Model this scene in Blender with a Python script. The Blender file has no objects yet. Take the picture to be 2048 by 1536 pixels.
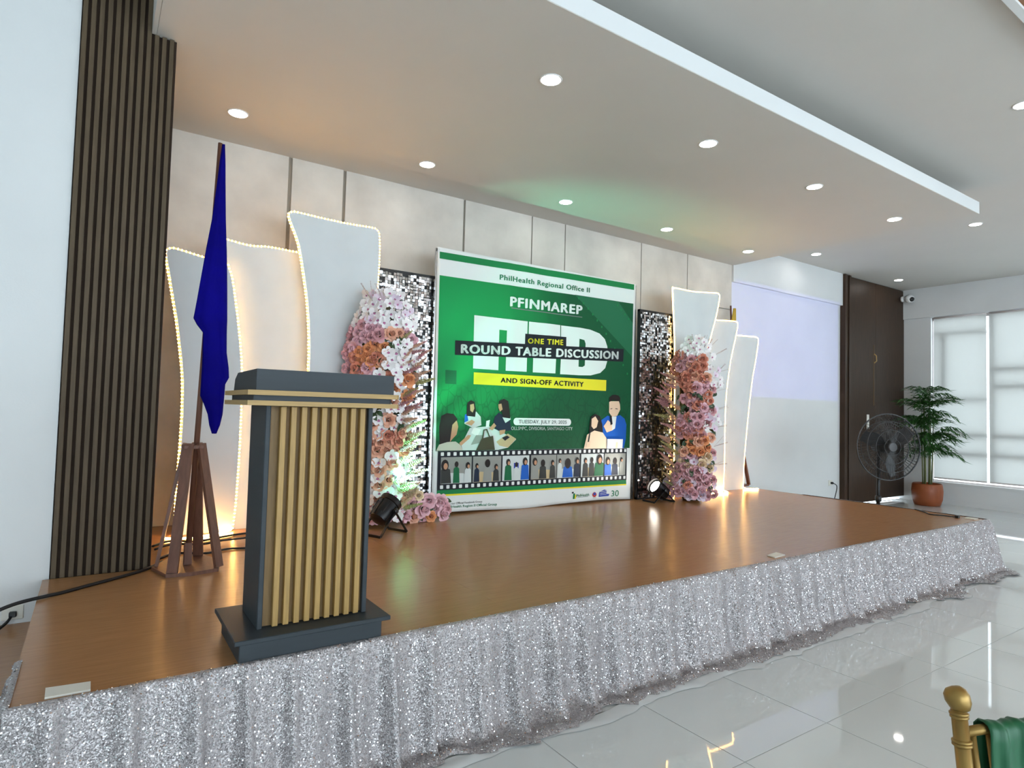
import bpy, bmesh, math, random
from mathutils import Vector, Matrix, Euler, noise
random.seed(7)
PI = math.pi
SC = bpy.context.scene
COL = SC.collection

# ------------------------------------------------------------------ camera
cam_d = bpy.data.cameras.new('camera'); cam = bpy.data.objects.new('camera', cam_d); COL.objects.link(cam)
cam_d.sensor_width = 36; cam_d.lens = 36 * 1233.53 / 2048; cam_d.clip_start = 0.02; cam_d.clip_end = 200
_r = Vector((0.8277, -0.5605, 0.0267)); _f = Vector((0.5592, 0.8279, 0.0424)); _f.normalize()
_r = (_r - _f * _r.dot(_f)).normalized(); _u = _r.cross(_f)
cam.matrix_world = Matrix(((_r.x, _u.x, -_f.x, 0), (_r.y, _u.y, -_f.y, 0), (_r.z, _u.z, -_f.z, 1.62), (0, 0, 0, 1)))
SC.camera = cam
# ------------------------------------------------------------------ world, daylight, exposure
W = bpy.data.worlds.new('daylight'); SC.world = W; W.use_nodes = True
W.node_tree.nodes['Background'].inputs[0].default_value = (0.80, 0.92, 1.0, 1)
W.node_tree.nodes['Background'].inputs[1].default_value = 3.1
SC.view_settings.view_transform = 'Standard'; SC.view_settings.look = 'None'
SC.view_settings.gamma = 1.0; SC.view_settings.use_curve_mapping = False
SC.view_settings.exposure = 0.34
SC.cycles.max_bounces = 5; SC.cycles.diffuse_bounces = 3; SC.cycles.glossy_bounces = 3
SC.cycles.use_adaptive_sampling = True; SC.cycles.adaptive_threshold = 0.1; SC.cycles.adaptive_min_samples = 16
SC.cycles.transparent_max_bounces = 6; SC.cycles.sample_clamp_indirect = 6.0
SC.cycles.caustics_reflective = False; SC.cycles.caustics_refractive = False

def area_light(name, loc, rot, sx, sy, power, color):
    d = bpy.data.lights.new(name, 'AREA'); d.shape = 'RECTANGLE'; d.size = sx; d.size_y = sy
    d.energy = power; d.color = color
    o = bpy.data.objects.new(name, d); o.location = loc; o.rotation_euler = rot; COL.objects.link(o); return o
# daylight entering through the glazed rear wall of the hall (behind the camera) and the window wall at the right
area_light('daylight_rear_windows', (3.0, -6.85, 2.0), (PI / 2, 0, 0), 15.0, 3.2, 400, (0.74, 0.89, 1.0))
area_light('daylight_side_windows', (13.75, -0.6, 2.1), (PI / 2, 0, PI / 2), 7.5, 3.2, 60, (0.78, 0.91, 1.0))

# ------------------------------------------------------------------ helpers
def lin(c):
    return tuple(((v / 255) / 12.92 if v / 255 <= 0.04045 else ((v / 255 + 0.055) / 1.055) ** 2.4) for v in c)
MATS = {}
def mat(name, rgb, rough=0.5, metal=0.0, spec=0.5, emit=None, emit_s=0.0, vary=0.0, vscale=8.0, vstretch=(1, 1, 1), bump=0.0, bscale=60.0, trans=0.0, coat=0.0, sheen=0.0):
    """rgb in sRGB 0..255; procedural noise variation and bump in object space"""
    m = bpy.data.materials.new(name); m.use_nodes = True; nt = m.node_tree; b = nt.nodes['Principled BSDF']
    c = lin(rgb); b.inputs['Base Color'].default_value = (*c, 1)
    b.inputs['Roughness'].default_value = rough; b.inputs['Metallic'].default_value = metal
    b.inputs['Specular IOR Level'].default_value = spec
    b.inputs['Transmission Weight'].default_value = trans
    b.inputs['Coat Weight'].default_value = coat; b.inputs['Sheen Weight'].default_value = sheen
    if emit:
        b.inputs['Emission Color'].default_value = (*lin(emit), 1); b.inputs['Emission Strength'].default_value = emit_s
    if vary > 0 or bump > 0:
        tc = nt.nodes.new('ShaderNodeTexCoord'); mp = nt.nodes.new('ShaderNodeMapping')
        mp.inputs['Scale'].default_value = vstretch; nt.links.new(tc.outputs['Object'], mp.inputs[0])
    if vary > 0:
        n = nt.nodes.new('ShaderNodeTexNoise'); n.inputs['Scale'].default_value = vscale; n.inputs['Detail'].default_value = 5
        nt.links.new(mp.outputs[0], n.inputs['Vector'])
        r = nt.nodes.new('ShaderNodeValToRGB'); r.color_ramp.elements[0].position = 0.3; r.color_ramp.elements[1].position = 0.7
        r.color_ramp.elements[0].color = (*[max(0, v * (1 - vary)) for v in c], 1)
        r.color_ramp.elements[1].color = (*[min(1, v * (1 + vary)) for v in c], 1)
        nt.links.new(n.outputs[0], r.inputs[0]); nt.links.new(r.outputs[0], b.inputs['Base Color'])
    if bump > 0:
        n2 = nt.nodes.new('ShaderNodeTexNoise'); n2.inputs['Scale'].default_value = bscale; n2.inputs['Detail'].default_value = 4
        nt.links.new(mp.outputs[0], n2.inputs['Vector'])
        bp = nt.nodes.new('ShaderNodeBump'); bp.inputs['Strength'].default_value = bump; bp.inputs['Distance'].default_value = 0.01
        nt.links.new(n2.outputs[0], bp.inputs['Height']); nt.links.new(bp.outputs[0], b.inputs['Normal'])
    MATS[name] = m
    return m

def wloc(o):
    v = Vector((0, 0, 0))
    while o is not None:
        v += o.location; o = o.parent
    return v
def link(name, me, parent=None, mats=None, smooth=False):
    o = bpy.data.objects.new(name, me); COL.objects.link(o)
    if parent is not None: o.parent = parent
    for m in (mats or []):
        me.materials.append(m)
    if smooth:
        me.polygons.foreach_set('use_smooth', [True] * len(me.polygons))
    return o
def mk(name, verts, faces, m, parent=None, smooth=False, local=False):
    """mesh object from world-space verts (shifted into the parent's frame)"""
    me = bpy.data.meshes.new(name)
    if parent is not None and not local:
        off = wloc(parent); verts = [(v[0] - off.x, v[1] - off.y, v[2] - off.z) for v in verts]
    me.from_pydata([tuple(v) for v in verts], [], [tuple(f) for f in faces]); me.update()
    return link(name, me, parent, [m] if not isinstance(m, (list, tuple)) else m, smooth)
def tag(o, label=None, cat=None, group=None, kind=None):
    if label: o['label'] = label
    if cat: o['category'] = cat
    if group: o['group'] = group
    if kind: o['kind'] = kind
    return o
def thing(name, loc, label, cat, group=None, kind=None):
    o = bpy.data.objects.new(name, None); o.empty_display_size = 0.1; o.location = loc; COL.objects.link(o)
    return tag(o, label, cat, group, kind)
class MB:
    """collects shapes (world space) for ONE mesh object"""
    def __init__(s): s.v = []; s.f = []
    def add(s, vs, fs):
        n = len(s.v); s.v += [tuple(v) for v in vs]; s.f += [tuple(i + n for i in f) for f in fs]; return s
    def box(s, x0, x1, y0, y1, z0, z1, bev=0.0):
        if bev <= 0:
            return s.add([(x0, y0, z0), (x1, y0, z0), (x1, y1, z0), (x0, y1, z0), (x0, y0, z1), (x1, y0, z1), (x1, y1, z1), (x0, y1, z1)],
                         [(0, 3, 2, 1), (4, 5, 6, 7), (0, 1, 5, 4), (1, 2, 6, 5), (2, 3, 7, 6), (3, 0, 4, 7)])
        bm = bmesh.new(); bmesh.ops.create_cube(bm, size=1)
        for v in bm.verts:
            v.co = Vector(((x0 + x1) / 2 + v.co.x * (x1 - x0), (y0 + y1) / 2 + v.co.y * (y1 - y0), (z0 + z1) / 2 + v.co.z * (z1 - z0)))
        bmesh.ops.bevel(bm, geom=bm.edges[:], offset=bev, segments=1, affect='EDGES')
        bm.verts.index_update()
        s.add([v.co[:] for v in bm.verts], [[v.index for v in f.verts] for f in bm.faces]); bm.free(); return s
    def bar(s, p, q, w, h, up=(0, 0, 1)):
        """rectangular bar from p to q, width w, height h"""
        p, q = Vector(p), Vector(q); d = (q - p).normalized(); u = Vector(up)
        if abs(d.dot(u)) > 0.98: u = Vector((0, 1, 0))
        a = d.cross(u).normalized(); b = a.cross(d).normalized(); vs = []
        for c in (p, q):
            for i, j in ((-1, -1), (1, -1), (1, 1), (-1, 1)): vs.append(c + a * (w / 2 * i) + b * (h / 2 * j))
        return s.add(vs, [(3, 2, 1, 0), (4, 5, 6, 7), (0, 1, 5, 4), (1, 2, 6, 5), (2, 3, 7, 6), (3, 0, 4, 7)])
    def tube(s, pts, r, seg=8, caps=True):
        pts = [Vector(p) for p in pts]; n = len(pts); rs = r if isinstance(r, (list, tuple)) else [r] * n
        vs = []; prev = None
        for i in range(n):
            d = (pts[min(i + 1, n - 1)] - pts[max(i - 1, 0)]).normalized()
            if prev is None:
                u = Vector((0, 0, 1)) if abs(d.z) < 0.9 else Vector((1, 0, 0)); a = d.cross(u).normalized()
            else:
                a = (prev - d * prev.dot(d)).normalized()
            prev = a; b = d.cross(a)
            for k in range(seg):
                t = 2 * PI * k / seg; vs.append(pts[i] + (a * math.cos(t) + b * math.sin(t)) * rs[i])
        fs = []
        for i in range(n - 1):
            for k in range(seg):
                k2 = (k + 1) % seg; fs.append((i * seg + k, i * seg + k2, (i + 1) * seg + k2, (i + 1) * seg + k))
        if caps: fs.append(tuple(range(seg - 1, -1, -1))); fs.append(tuple((n - 1) * seg + k for k in range(seg)))
        return s.add(vs, fs)
    def lathe(s, prof, c, seg=24, axis=(0, 0, 1)):
        """profile [(r, h)] around axis through c"""
        c = Vector(c); ax = Vector(axis).normalized(); q = Vector((0, 0, 1)).rotation_difference(ax); vs = []; fs = []
        for r, h in prof:
            for k in range(seg):
                t = 2 * PI * k / seg; vs.append(c + q @ Vector((r * math.cos(t), r * math.sin(t), h)))
        for i in range(len(prof) - 1):
            for k in range(seg):
                k2 = (k + 1) % seg; fs.append((i * seg + k, i * seg + k2, (i + 1) * seg + k2, (i + 1) * seg + k))
        fs.append(tuple(range(seg - 1, -1, -1))); fs.append(tuple((len(prof) - 1) * seg + k for k in range(seg)))
        return s.add(vs, fs)
    def prism(s, poly, y0, y1):
        """polygon in x,z extruded along y"""
        n = len(poly); vs = [(x, y0, z) for x, z in poly] + [(x, y1, z) for x, z in poly]
        area = sum(poly[i][0] * poly[(i + 1) % n][1] - poly[(i + 1) % n][0] * poly[i][1] for i in range(n))
        fr = tuple(range(n)); bk = tuple(range(2 * n - 1, n - 1, -1))
        fs = [fr, bk] + [(i, i + n, (i + 1) % n + n, (i + 1) % n) for i in range(n)]
        if area < 0: fs = [tuple(reversed(f)) for f in fs]
        return s.add(vs, fs)
    def build(s, name, m, parent=None, smooth=False, local=False):
        return mk(name, s.v, s.f, m, parent, smooth, local)
def box(name, x0, x1, y0, y1, z0, z1, m, parent=None, bev=0.0):
    return MB().box(x0, x1, y0, y1, z0, z1, bev).build(name, m, parent)
def catmull(pts, n=6):
    P = [Vector(p) for p in pts]; out = []
    for i in range(len(P) - 1):
        p0 = P[max(i - 1, 0)]; p1 = P[i]; p2 = P[i + 1]; p3 = P[min(i + 2, len(P) - 1)]
        for k in range(n):
            t = k / n
            out.append(0.5 * ((2 * p1) + (p2 - p0) * t + (2 * p0 - 5 * p1 + 4 * p2 - p3) * t * t + (-p0 + 3 * p1 - 3 * p2 + p3) * t ** 3))
    out.append(P[-1]); return out
def smooth_by_angle(o, ang=0.6):
    me = o.data
    me.polygons.foreach_set('use_smooth', [True] * len(me.polygons))
    bm = bmesh.new(); bm.from_mesh(me)
    for e in bm.edges:
        if len(e.link_faces) == 2 and e.calc_face_angle(0) > ang: e.smooth = False
    bm.to_mesh(me); bm.free(); return o

# ------------------------------------------------------------------ materials
M_white = mat('white wall paint', (226, 228, 228), 0.6, vary=0.02, vscale=2, bump=0.05, bscale=90)
M_ceil = mat('white ceiling paint', (212, 209, 203), 0.75, vary=0.015, vscale=1.5)
M_fascia = mat('white fascia paint', (228, 230, 230), 0.6)
M_conc = mat('pale concrete render', (214, 208, 199), 0.8, vary=0.13, vscale=2.2, bump=0.15, bscale=14)
M_joint = mat('concrete joint', (150, 142, 130), 0.9)
M_tile = mat('glossy porcelain tile', (226, 231, 230), 0.035, spec=0.7, vary=0.015, vscale=1.2)
M_grout = mat('tile grout', (188, 192, 190), 0.8)
M_stage = mat('brown laminate', (176, 128, 86), 0.24, spec=0.32, vary=0.09, vscale=5, vstretch=(1.2, 16, 1), bump=0.02, bscale=9)
M_stageside = mat('raw plywood', (120, 88, 62), 0.6)
M_slat = mat('dark brown slat veneer', (90, 76, 58), 0.55, spec=.25, vary=0.18, vscale=4, vstretch=(14, 14, 1))
M_slatback = mat('dark slat backing', (50, 38, 30), 0.8, spec=.2)
M_door = mat('dark walnut veneer', (60, 44, 32), 0.45, spec=.25, vary=0.22, vscale=3, vstretch=(16, 1, 1))
M_pod = mat('slate grey laminate', (52, 59, 64), 0.5, spec=.3, vary=0.06, vscale=3, vstretch=(1, 1, 10))
M_oak = mat('light oak veneer', (168, 134, 76), 0.5, vary=0.16, vscale=5, vstretch=(22, 22, 1.2), bump=0.05, bscale=40)
M_oakshade = mat('light oak shaded', (120, 92, 50), 0.55, vary=0.16, vscale=5, vstretch=(22, 22, 1.2))  # same oak as the slats, darkened to paint in shade between them
M_oakh = mat('light oak edging', (172, 140, 84), 0.5, vary=0.12, vscale=5, vstretch=(1.2, 22, 22))
M_flagwood = mat('reddish stained wood', (112, 74, 58), 0.45, vary=0.2, vscale=5, vstretch=(10, 10, 1))
M_blue = mat('royal blue cloth', (8, 3, 118), 0.85, spec=.1, vary=0.15, vscale=6)
M_gold_cloth = mat('gold yellow cloth', (190, 160, 60), 0.7)
M_board = mat('white foam board', (216, 222, 224), 0.65, vary=0.035, vscale=3, bump=0.05, bscale=20)
M_boardedge = mat('foam board edge', (205, 205, 198), 0.8)
M_led = mat('warm led rope', (255, 214, 150), 0.4, emit=(255, 190, 105), emit_s=1.6); M_led.cycles.emission_sampling = 'NONE'
M_bead = mat('warm led bead', (255, 240, 205), 0.4, emit=(255, 190, 104), emit_s=120)
M_bead2 = mat('warm led flex', (255, 240, 205), 0.4, emit=(255, 192, 108), emit_s=60)
M_black = mat('black satin plastic', (22, 23, 24), 0.4)
M_blackmetal = mat('black powder coat', (20, 20, 22), 0.35, metal=0.3)
M_cable = mat('black cable rubber', (20, 18, 20), 0.5)
M_mirror = mat('silver sequin foil', (232, 234, 236), 0.2, metal=1.0)
M_paper = mat('white plastic plate', (232, 230, 220), 0.5)
M_pot = mat('terracotta glaze', (150, 78, 40), 0.45, vary=0.08, vscale=3)
M_soil = mat('potting soil', (50, 38, 28), 0.95, vary=0.3, vscale=30)
M_leaf = mat('palm green', (52, 100, 42), 0.45, vary=0.25, vscale=6)
M_cane = mat('bamboo cane', (120, 128, 82), 0.5, vary=0.15, vscale=10)
M_goldmetal = mat('aged gold paint', (152, 122, 66), 0.36, metal=0.55, vary=0.12, vscale=12)
M_green = mat('emerald satin', (8, 88, 52), 0.5, sheen=0.1)
M_alu = mat('white window aluminium', (214, 206, 204), 0.4)
M_emit_down = mat('downlight diffuser', (255, 255, 255), 0.5, emit=(255, 248, 242), emit_s=36)
M_trimw = mat('downlight trim', (240, 240, 240), 0.4)
M_silverlamp = mat('brushed lamp reflector', (190, 190, 190), 0.25, metal=1.0)
M_woodceil = mat('orange brown ceiling wood', (150, 98, 56), 0.5, vary=0.15, vscale=4, vstretch=(1, 12, 1))

def glass_mat():
    m = bpy.data.materials.new('window glass'); m.use_nodes = True; nt = m.node_tree; nt.nodes.clear()
    o = nt.nodes.new('ShaderNodeOutputMaterial'); mx = nt.nodes.new('ShaderNodeMixShader'); t = nt.nodes.new('ShaderNodeBsdfTransparent')
    g = nt.nodes.new('ShaderNodeBsdfGlossy'); g.inputs['Roughness'].default_value = 0.02; mx.inputs[0].default_value = 0.06
    nt.links.new(t.outputs[0], mx.inputs[1]); nt.links.new(g.outputs[0], mx.inputs[2]); nt.links.new(mx.outputs[0], o.inputs[0]); return m
M_glass = glass_mat()
def blind_mat():
    m = bpy.data.materials.new('translucent blind fabric'); m.use_nodes = True; nt = m.node_tree; nt.nodes.clear()
    o = nt.nodes.new('ShaderNodeOutputMaterial'); mx = nt.nodes.new('ShaderNodeMixShader'); mx.inputs[0].default_value = 0.66
    d = nt.nodes.new('ShaderNodeBsdfDiffuse'); t = nt.nodes.new('ShaderNodeBsdfTranslucent')
    d.inputs[0].default_value = (0.72, 0.72, 0.70, 1); t.inputs[0].default_value = (0.66, 0.67, 0.655, 1)
    nt.links.new(d.outputs[0], mx.inputs[1]); nt.links.new(t.outputs[0], mx.inputs[2]); nt.links.new(mx.outputs[0], o.inputs[0]); return m
M_blind = blind_mat()
def sequin_cloth():
    """grey satin covered in tiny sequins: every cell tilts its own way"""
    m = bpy.data.materials.new('silver sequin cloth'); m.use_nodes = True; nt = m.node_tree; b = nt.nodes['Principled BSDF']
    tc = nt.nodes.new('ShaderNodeTexCoord'); v = nt.nodes.new('ShaderNodeTexVoronoi'); v.inputs['Scale'].default_value = 250
    nt.links.new(tc.outputs['Object'], v.inputs['Vector'])
    sub = nt.nodes.new('ShaderNodeVectorMath'); sub.operation = 'SUBTRACT'; sub.inputs[1].default_value = (0.5, 0.5, 0.5)
    nt.links.new(v.outputs['Color'], sub.inputs[0])
    sc = nt.nodes.new('ShaderNodeVectorMath'); sc.operation = 'SCALE'; sc.inputs['Scale'].default_value = 0.85
    nt.links.new(sub.outputs[0], sc.inputs[0])
    geo = nt.nodes.new('ShaderNodeNewGeometry'); ad = nt.nodes.new('ShaderNodeVectorMath'); ad.operation = 'ADD'
    nt.links.new(geo.outputs['Normal'], ad.inputs[0]); nt.links.new(sc.outputs[0], ad.inputs[1])
    no = nt.nodes.new('ShaderNodeVectorMath'); no.operation = 'NORMALIZE'; nt.links.new(ad.outputs[0], no.inputs[0])
    nt.links.new(no.outputs[0], b.inputs['Normal'])
    r = nt.nodes.new('ShaderNodeValToRGB'); r.color_ramp.elements[0].color = (0.25, 0.222, 0.224, 1); r.color_ramp.elements[1].color = (0.58, 0.545, 0.55, 1)
    sp = nt.nodes.new('ShaderNodeSeparateColor'); nt.links.new(v.outputs['Color'], sp.inputs[0])
    nt.links.new(sp.outputs[0], r.inputs[0]); nt.links.new(r.outputs[0], b.inputs['Base Color'])
    b.inputs['Metallic'].default_value = 0.35; b.inputs['Roughness'].default_value = 0.38
    return m
M_sequin = sequin_cloth()
M_net = mat('white netting', (225, 228, 228), 0.8)

# ================================================================== THE SETTING
S = 0.55           # stage height
YB = 6.10          # back wall
XR = 13.97         # window wall
H1, H2 = 4.0, 4.34 # dropped ceiling, hall ceiling
T = 0.705          # tile module
floor = tag(box('floor', -7.2, XR + 0.2, -7.2, YB + 0.06, -0.12, -0.0025, M_grout), 'glossy white porcelain tile floor of the hall', 'floor', kind='structure')
_t = MB().box(0.002, T - 0.002, 0.002, T - 0.002, -0.002, 0.0, 0.0008)
tile_mesh = bpy.data.meshes.new('tile'); tile_mesh.from_pydata(_t.v, [], _t.f); tile_mesh.materials.append(M_tile)
ax, ay = 3.31 - 5 * T, 1.82 - 3 * T
n_t = 0
field = MB()
for i in range(-10, 22):
    for j in range(-10, 12):
        x, y = ax + i * T, ay + j * T
        if x < -7.2 or x + T > XR + 0.01 or y < -7.2 or y > YB: 
            if not (x < XR and x + T > XR): continue
        vis = (-1 <= y <= 2.9 and x > y * 0.0 - 0.2 + 0 and x >= 0.3) or (x + T > 8.2 and y > 2.0)
        if vis and x + T < XR + 0.01 and y + T < YB + 0.3:
            o = bpy.data.objects.new('tile', tile_mesh); COL.objects.link(o); o.parent = floor; o.location = (x, y, 0); n_t += 1
        else:
            x1, y1 = min(x + T - .002, XR), min(y + T - .002, YB)
            if x1 - x > 0.01 and y1 - y > 0.01: field.box(x + .002, x1, y + .002, y1, -0.002, 0.0)
tag(field.build('tile_field', M_tile, floor), kind='stuff')

# back wall: concrete-look panels with recessed joints behind the stage
wall_back = tag(box('wall_back', 0.30, 8.24, YB, YB + 0.2, 0, H2, M_joint), 'wall of pale concrete panels behind the stage', 'wall', kind='structure')
joints = [0.30, 1.463, 1.997, 3.391, 4.343, 4.864, 6.227, 7.189, 8.235]
gap = [0, .017, .015, .012, .007, .007, .007, .007, 0]
for i in range(8):
    x0, x1 = joints[i] + gap[i], joints[i + 1] - gap[i + 1]
    if i == 7:
        box('concrete_panel', x0, x1, YB - .022, YB, 0.5, 3.283, M_conc, wall_back, .003); box('concrete_panel', x0, x1, YB - .022, YB, 3.293, H1 + .01, M_conc, wall_back, .003)
    else:
        box('concrete_panel', x0, x1, YB - .022, YB, 0.5, H1 + .01, M_conc, wall_back, .003)
wall_plain = tag(box('wall_back_right', 8.24, 11.52, YB, YB + 0.2, 0, H2, M_white), 'plain white wall between concrete panels and dark door', 'wall', kind='structure')
box('beam', 8.24, 11.50, YB - 0.05, YB, 3.74, H2, M_white, wall_plain)
# left: white wall flush with the slatted pillar
wall_left = tag(box('wall_left', -7.2, -0.175, 4.60, 4.85, 0, 5.6, M_white), 'tall white wall left of the slatted pillar', 'wall', kind='structure')
tag(box('wall_far_left', -7.3, -7.2, -7.2, 4.85, 0, 5.6, M_white), 'white side wall of the hall out of view', 'wall', kind='structure')
# rear wall with its windows (behind the camera)
rear = MB().box(-7.2, XR + .2, -7.2, -7.0, 0, .35).box(-7.2, XR + .2, -7.2, -7.0, 3.75, 5.6).box(-7.2, -4.6, -7.2, -7.0, .35, 3.75).box(10.6, XR + .2, -7.2, -7.0, .35, 3.75)
tag(rear.build('wall_rear', M_white), 'white rear wall with wide glazing', 'wall', kind='structure')
w2 = thing('window_2', (3, -7.1, .35), 'wide rear window in white frames', 'window', kind='structure')
fr = MB()
for k in range(9):
    x = -4.6 + k * 15.2 / 8; fr.box(x - .03, x + .03, -7.13, -7.07, .35, 3.75)
fr.box(-4.6, 10.6, -7.13, -7.07, .35, .41).box(-4.6, 10.6, -7.13, -7.07, 3.69, 3.75)
fr.build('window_frame', M_alu, w2); box('pane', -4.6, 10.6, -7.105, -7.095, .35, 3.75, M_glass, w2)

# right wall with window
WY0, WY1, WZ0, WZ1 = -5.2, 5.57, 0.43, 3.72
wr = MB().box(XR, XR + .2, -7.2, YB + .2, 0, WZ0).box(XR, XR + .2, -7.2, YB + .2, WZ1, H2).box(XR, XR + .2, WY1, YB + .2, WZ0, WZ1).box(XR, XR + .2, -7.2, WY0, WZ0, WZ1)
wall_right = tag(wr.build('wall_right', M_white), 'white window wall on the right', 'wall', kind='structure')
box('beam', XR - 0.04, XR, -7.0, YB, 3.73, H2, M_white, wall_right)
box('sill', XR - 0.03, XR, WY0, WY1 + .02, WZ0 - .035, WZ0, M_white, wall_right)
w1 = thing('window_1', (XR + .12, 2, WZ0), 'tall white framed window behind the roller blinds', 'window', kind='structure')
def wbar(y0, y1, z0, z1, n='mullion'): box(n, XR + .072, XR + .122, y0, y1, z0, z1, M_alu, w1)
wbar(WY0, WY1, WZ0, WZ0 + .03, 'window_frame'); wbar(WY0, WY1, WZ1 - .06, WZ1, 'window_frame'); wbar(WY1 - .012, WY1, WZ0, WZ1, 'window_frame')
bays = [4.555, 3.55, 2.48, 1.41, .34, -.73, -1.8, -2.87, -3.94]
for y in bays: wbar(y - .035, y + .035, WZ0 + .06, WZ1 - .06)
wbar(4.66, 5.51, 3.34, 3.40, 'transom'); wbar(5.33, 5.40, 2.2, 3.34); wbar(4.66, 5.51, 2.03, 2.09, 'transom')
for z in (1.37, 1.0): wbar(4.66, 5.51, z - .04, z + .04, 'transom')
for k, y in enumerate(bays):
    y0 = bays[k + 1] + .035 if k + 1 < len(bays) else WY0
    for z in (2.63, 2.30, 1.37, 1.0): wbar(y0, y - .035, z - .04, z + .04, 'transom')
yy = [WY1 - .03] + bays + [WY0]
for k in range(len(yy) - 1): box('pane', XR + .165, XR + .17, yy[k + 1], yy[k], WZ0, WZ1, M_glass, w1)

# ceilings
ceil = tag(box('ceiling', -7.2, XR + .2, -7.2, YB + .2, H2, H2 + .1, M_ceil), 'flat white hall ceiling', 'ceiling', kind='structure')
# the hall ceiling stops where the taller bay at the left begins
bm = bmesh.new(); bm.from_mesh(ceil.data)
for v in bm.verts:
    if v.co.x < 0: v.co.x = 0.235
bm.to_mesh(ceil.data); bm.free()
tag(box('ceiling_left', -7.2, .235, -7.2, 4.85, 5.5, 5.6, M_ceil), 'higher white ceiling of the left bay', 'ceiling', kind='structure')
tag(box('wall_bulkhead', .20, .26, -7.2, 2.8, H2, 5.55, M_white), 'white bulkhead above the hall ceiling edge', 'wall', kind='structure')
drop = tag(box('ceiling_dropped', .225, 8.27, 2.80, YB, H1, H1 + .14, M_fascia, bev=.004), 'dropped white ceiling panel above the stage with lit edge', 'ceiling', kind='structure')
drop.data.materials.clear(); drop.data.materials.append(M_ceil); drop.data.materials.append(M_fascia)
for p in drop.data.polygons:
    p.material_index = 1 if abs(p.normal.y) > 0.9 else 0
box('cove_upstand', .225, 7.75, 3.25, YB, H1 + .14, H2 + .0, M_ceil, drop)
tag(box('wall_bulkhead', .20, .225, 2.8, 4.58, H1, 5.55, M_ceil), 'white end face of the dropped ceiling beside the pillar', 'wall', kind='structure')
tr = tag(box('trim_1', 2.0, XR, 1.395, 1.445, H2 - .05, H2, M_fascia), 'white border strip of the timber ceiling recess', 'trim', kind='structure')
tag(box('ceiling_timber', 2.0, XR, -5.0, 1.395, H2 - .03, H2, M_woodceil), 'orange brown timber ceiling panel at the corner', 'ceiling', kind='structure')
tag(box('baseboard_right', XR - .012, XR, WY0, YB, 0, .09, M_white), 'low white skirting under the window', 'baseboard', kind='structure')

# dark wood folding door filling the corner
door = tag(thing('door_1', (12.7, YB, 0), 'tall dark walnut folding door beside the window wall', 'door', kind='structure'))
box('jamb', 11.52, XR, YB + .06, YB + .2, .075, H2, M_slatback, door)
for k, (a, b, d) in enumerate(((11.50, 11.57, .10), (11.575, 11.66, .07), (11.665, 11.73, .09))):
    box('folded_leaf', a, b, YB - d, YB + .05, .03, H2 - .01, M_door, door, .004)
box('door_leaf', 11.735, 12.775, YB - .03, YB + .05, .035, H2 - .01, M_door, door, .004)
box('door_leaf', 12.781, XR - .005, YB - .03, YB + .05, .07, H2 - .01, M_door, door, .004)
box('handle_plate', 12.42, 12.50, YB - .045, YB - .03, 1.45, 1.72, M_paper, door, .004)
hk = MB().tube([(12.71, YB - .035, 2.92), (12.72, YB - .07, 2.88), (12.73, YB - .07, 2.78), (12.71, YB - .035, 2.74)], .012, 6).build('latch_hook', M_oakh, door)
MB().tube([(12.70, YB - .033, 3.1), (12.70, YB - .033, 1.9)], .005, 5).build('pull_cord', M_oakshade, door)

# ---- slatted pillar on the stage at the left
pil = thing('slatted_pillar', (.09, 4.75, 0), 'square pillar clad in dark brown vertical slats', 'pillar')
MB().box(-.172, .345, 4.595, YB - .03, 0, 5.5).build('core', M_slatback, pil)
# the part of the pillar right of the dropped ceiling's edge stops under that ceiling
for k in range(12):
    x0 = -.168 + k * .0428; top = 5.49 if x0 + .028 < .222 else H1 - .002
    box('slat', x0, x0 + .026, 4.572, 4.595, S, top, M_slat, pil, .002)

# ================================================================== STAGE
stage = thing('stage_platform', (4, 4.4, 0), 'low stage platform topped with brown wood laminate', 'stage')
box('platform', -.20, 8.25, 2.74, 4.565, 0, S - .02, M_stageside, stage); box('platform', .352, 8.25, 4.565, YB - .025, 0, S - .02, M_stageside, stage)
SX = [-.205, 1.9, 4.02, 6.14, 8.255]
for k in range(4): box('deck_board', SX[k] + .0004, SX[k + 1] - .0004, 2.725, 4.5696 if k == 0 else YB - .025, S - .02, S, M_stage, stage)
box('deck_board', .352, SX[1] - .0004, 4.57, YB - .025, S - .02, S, M_stage, stage)
st = thing('side_step', (-.75, 3.7, 0), 'lower brown wooden step at the left end of the stage', 'step')
box('tread', -1.4, -.21, 2.95, 4.595, .285, .31, M_stage, st); box('riser', -1.38, -.215, 2.98, 4.59, 0, .285, M_stageside, st)

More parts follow.
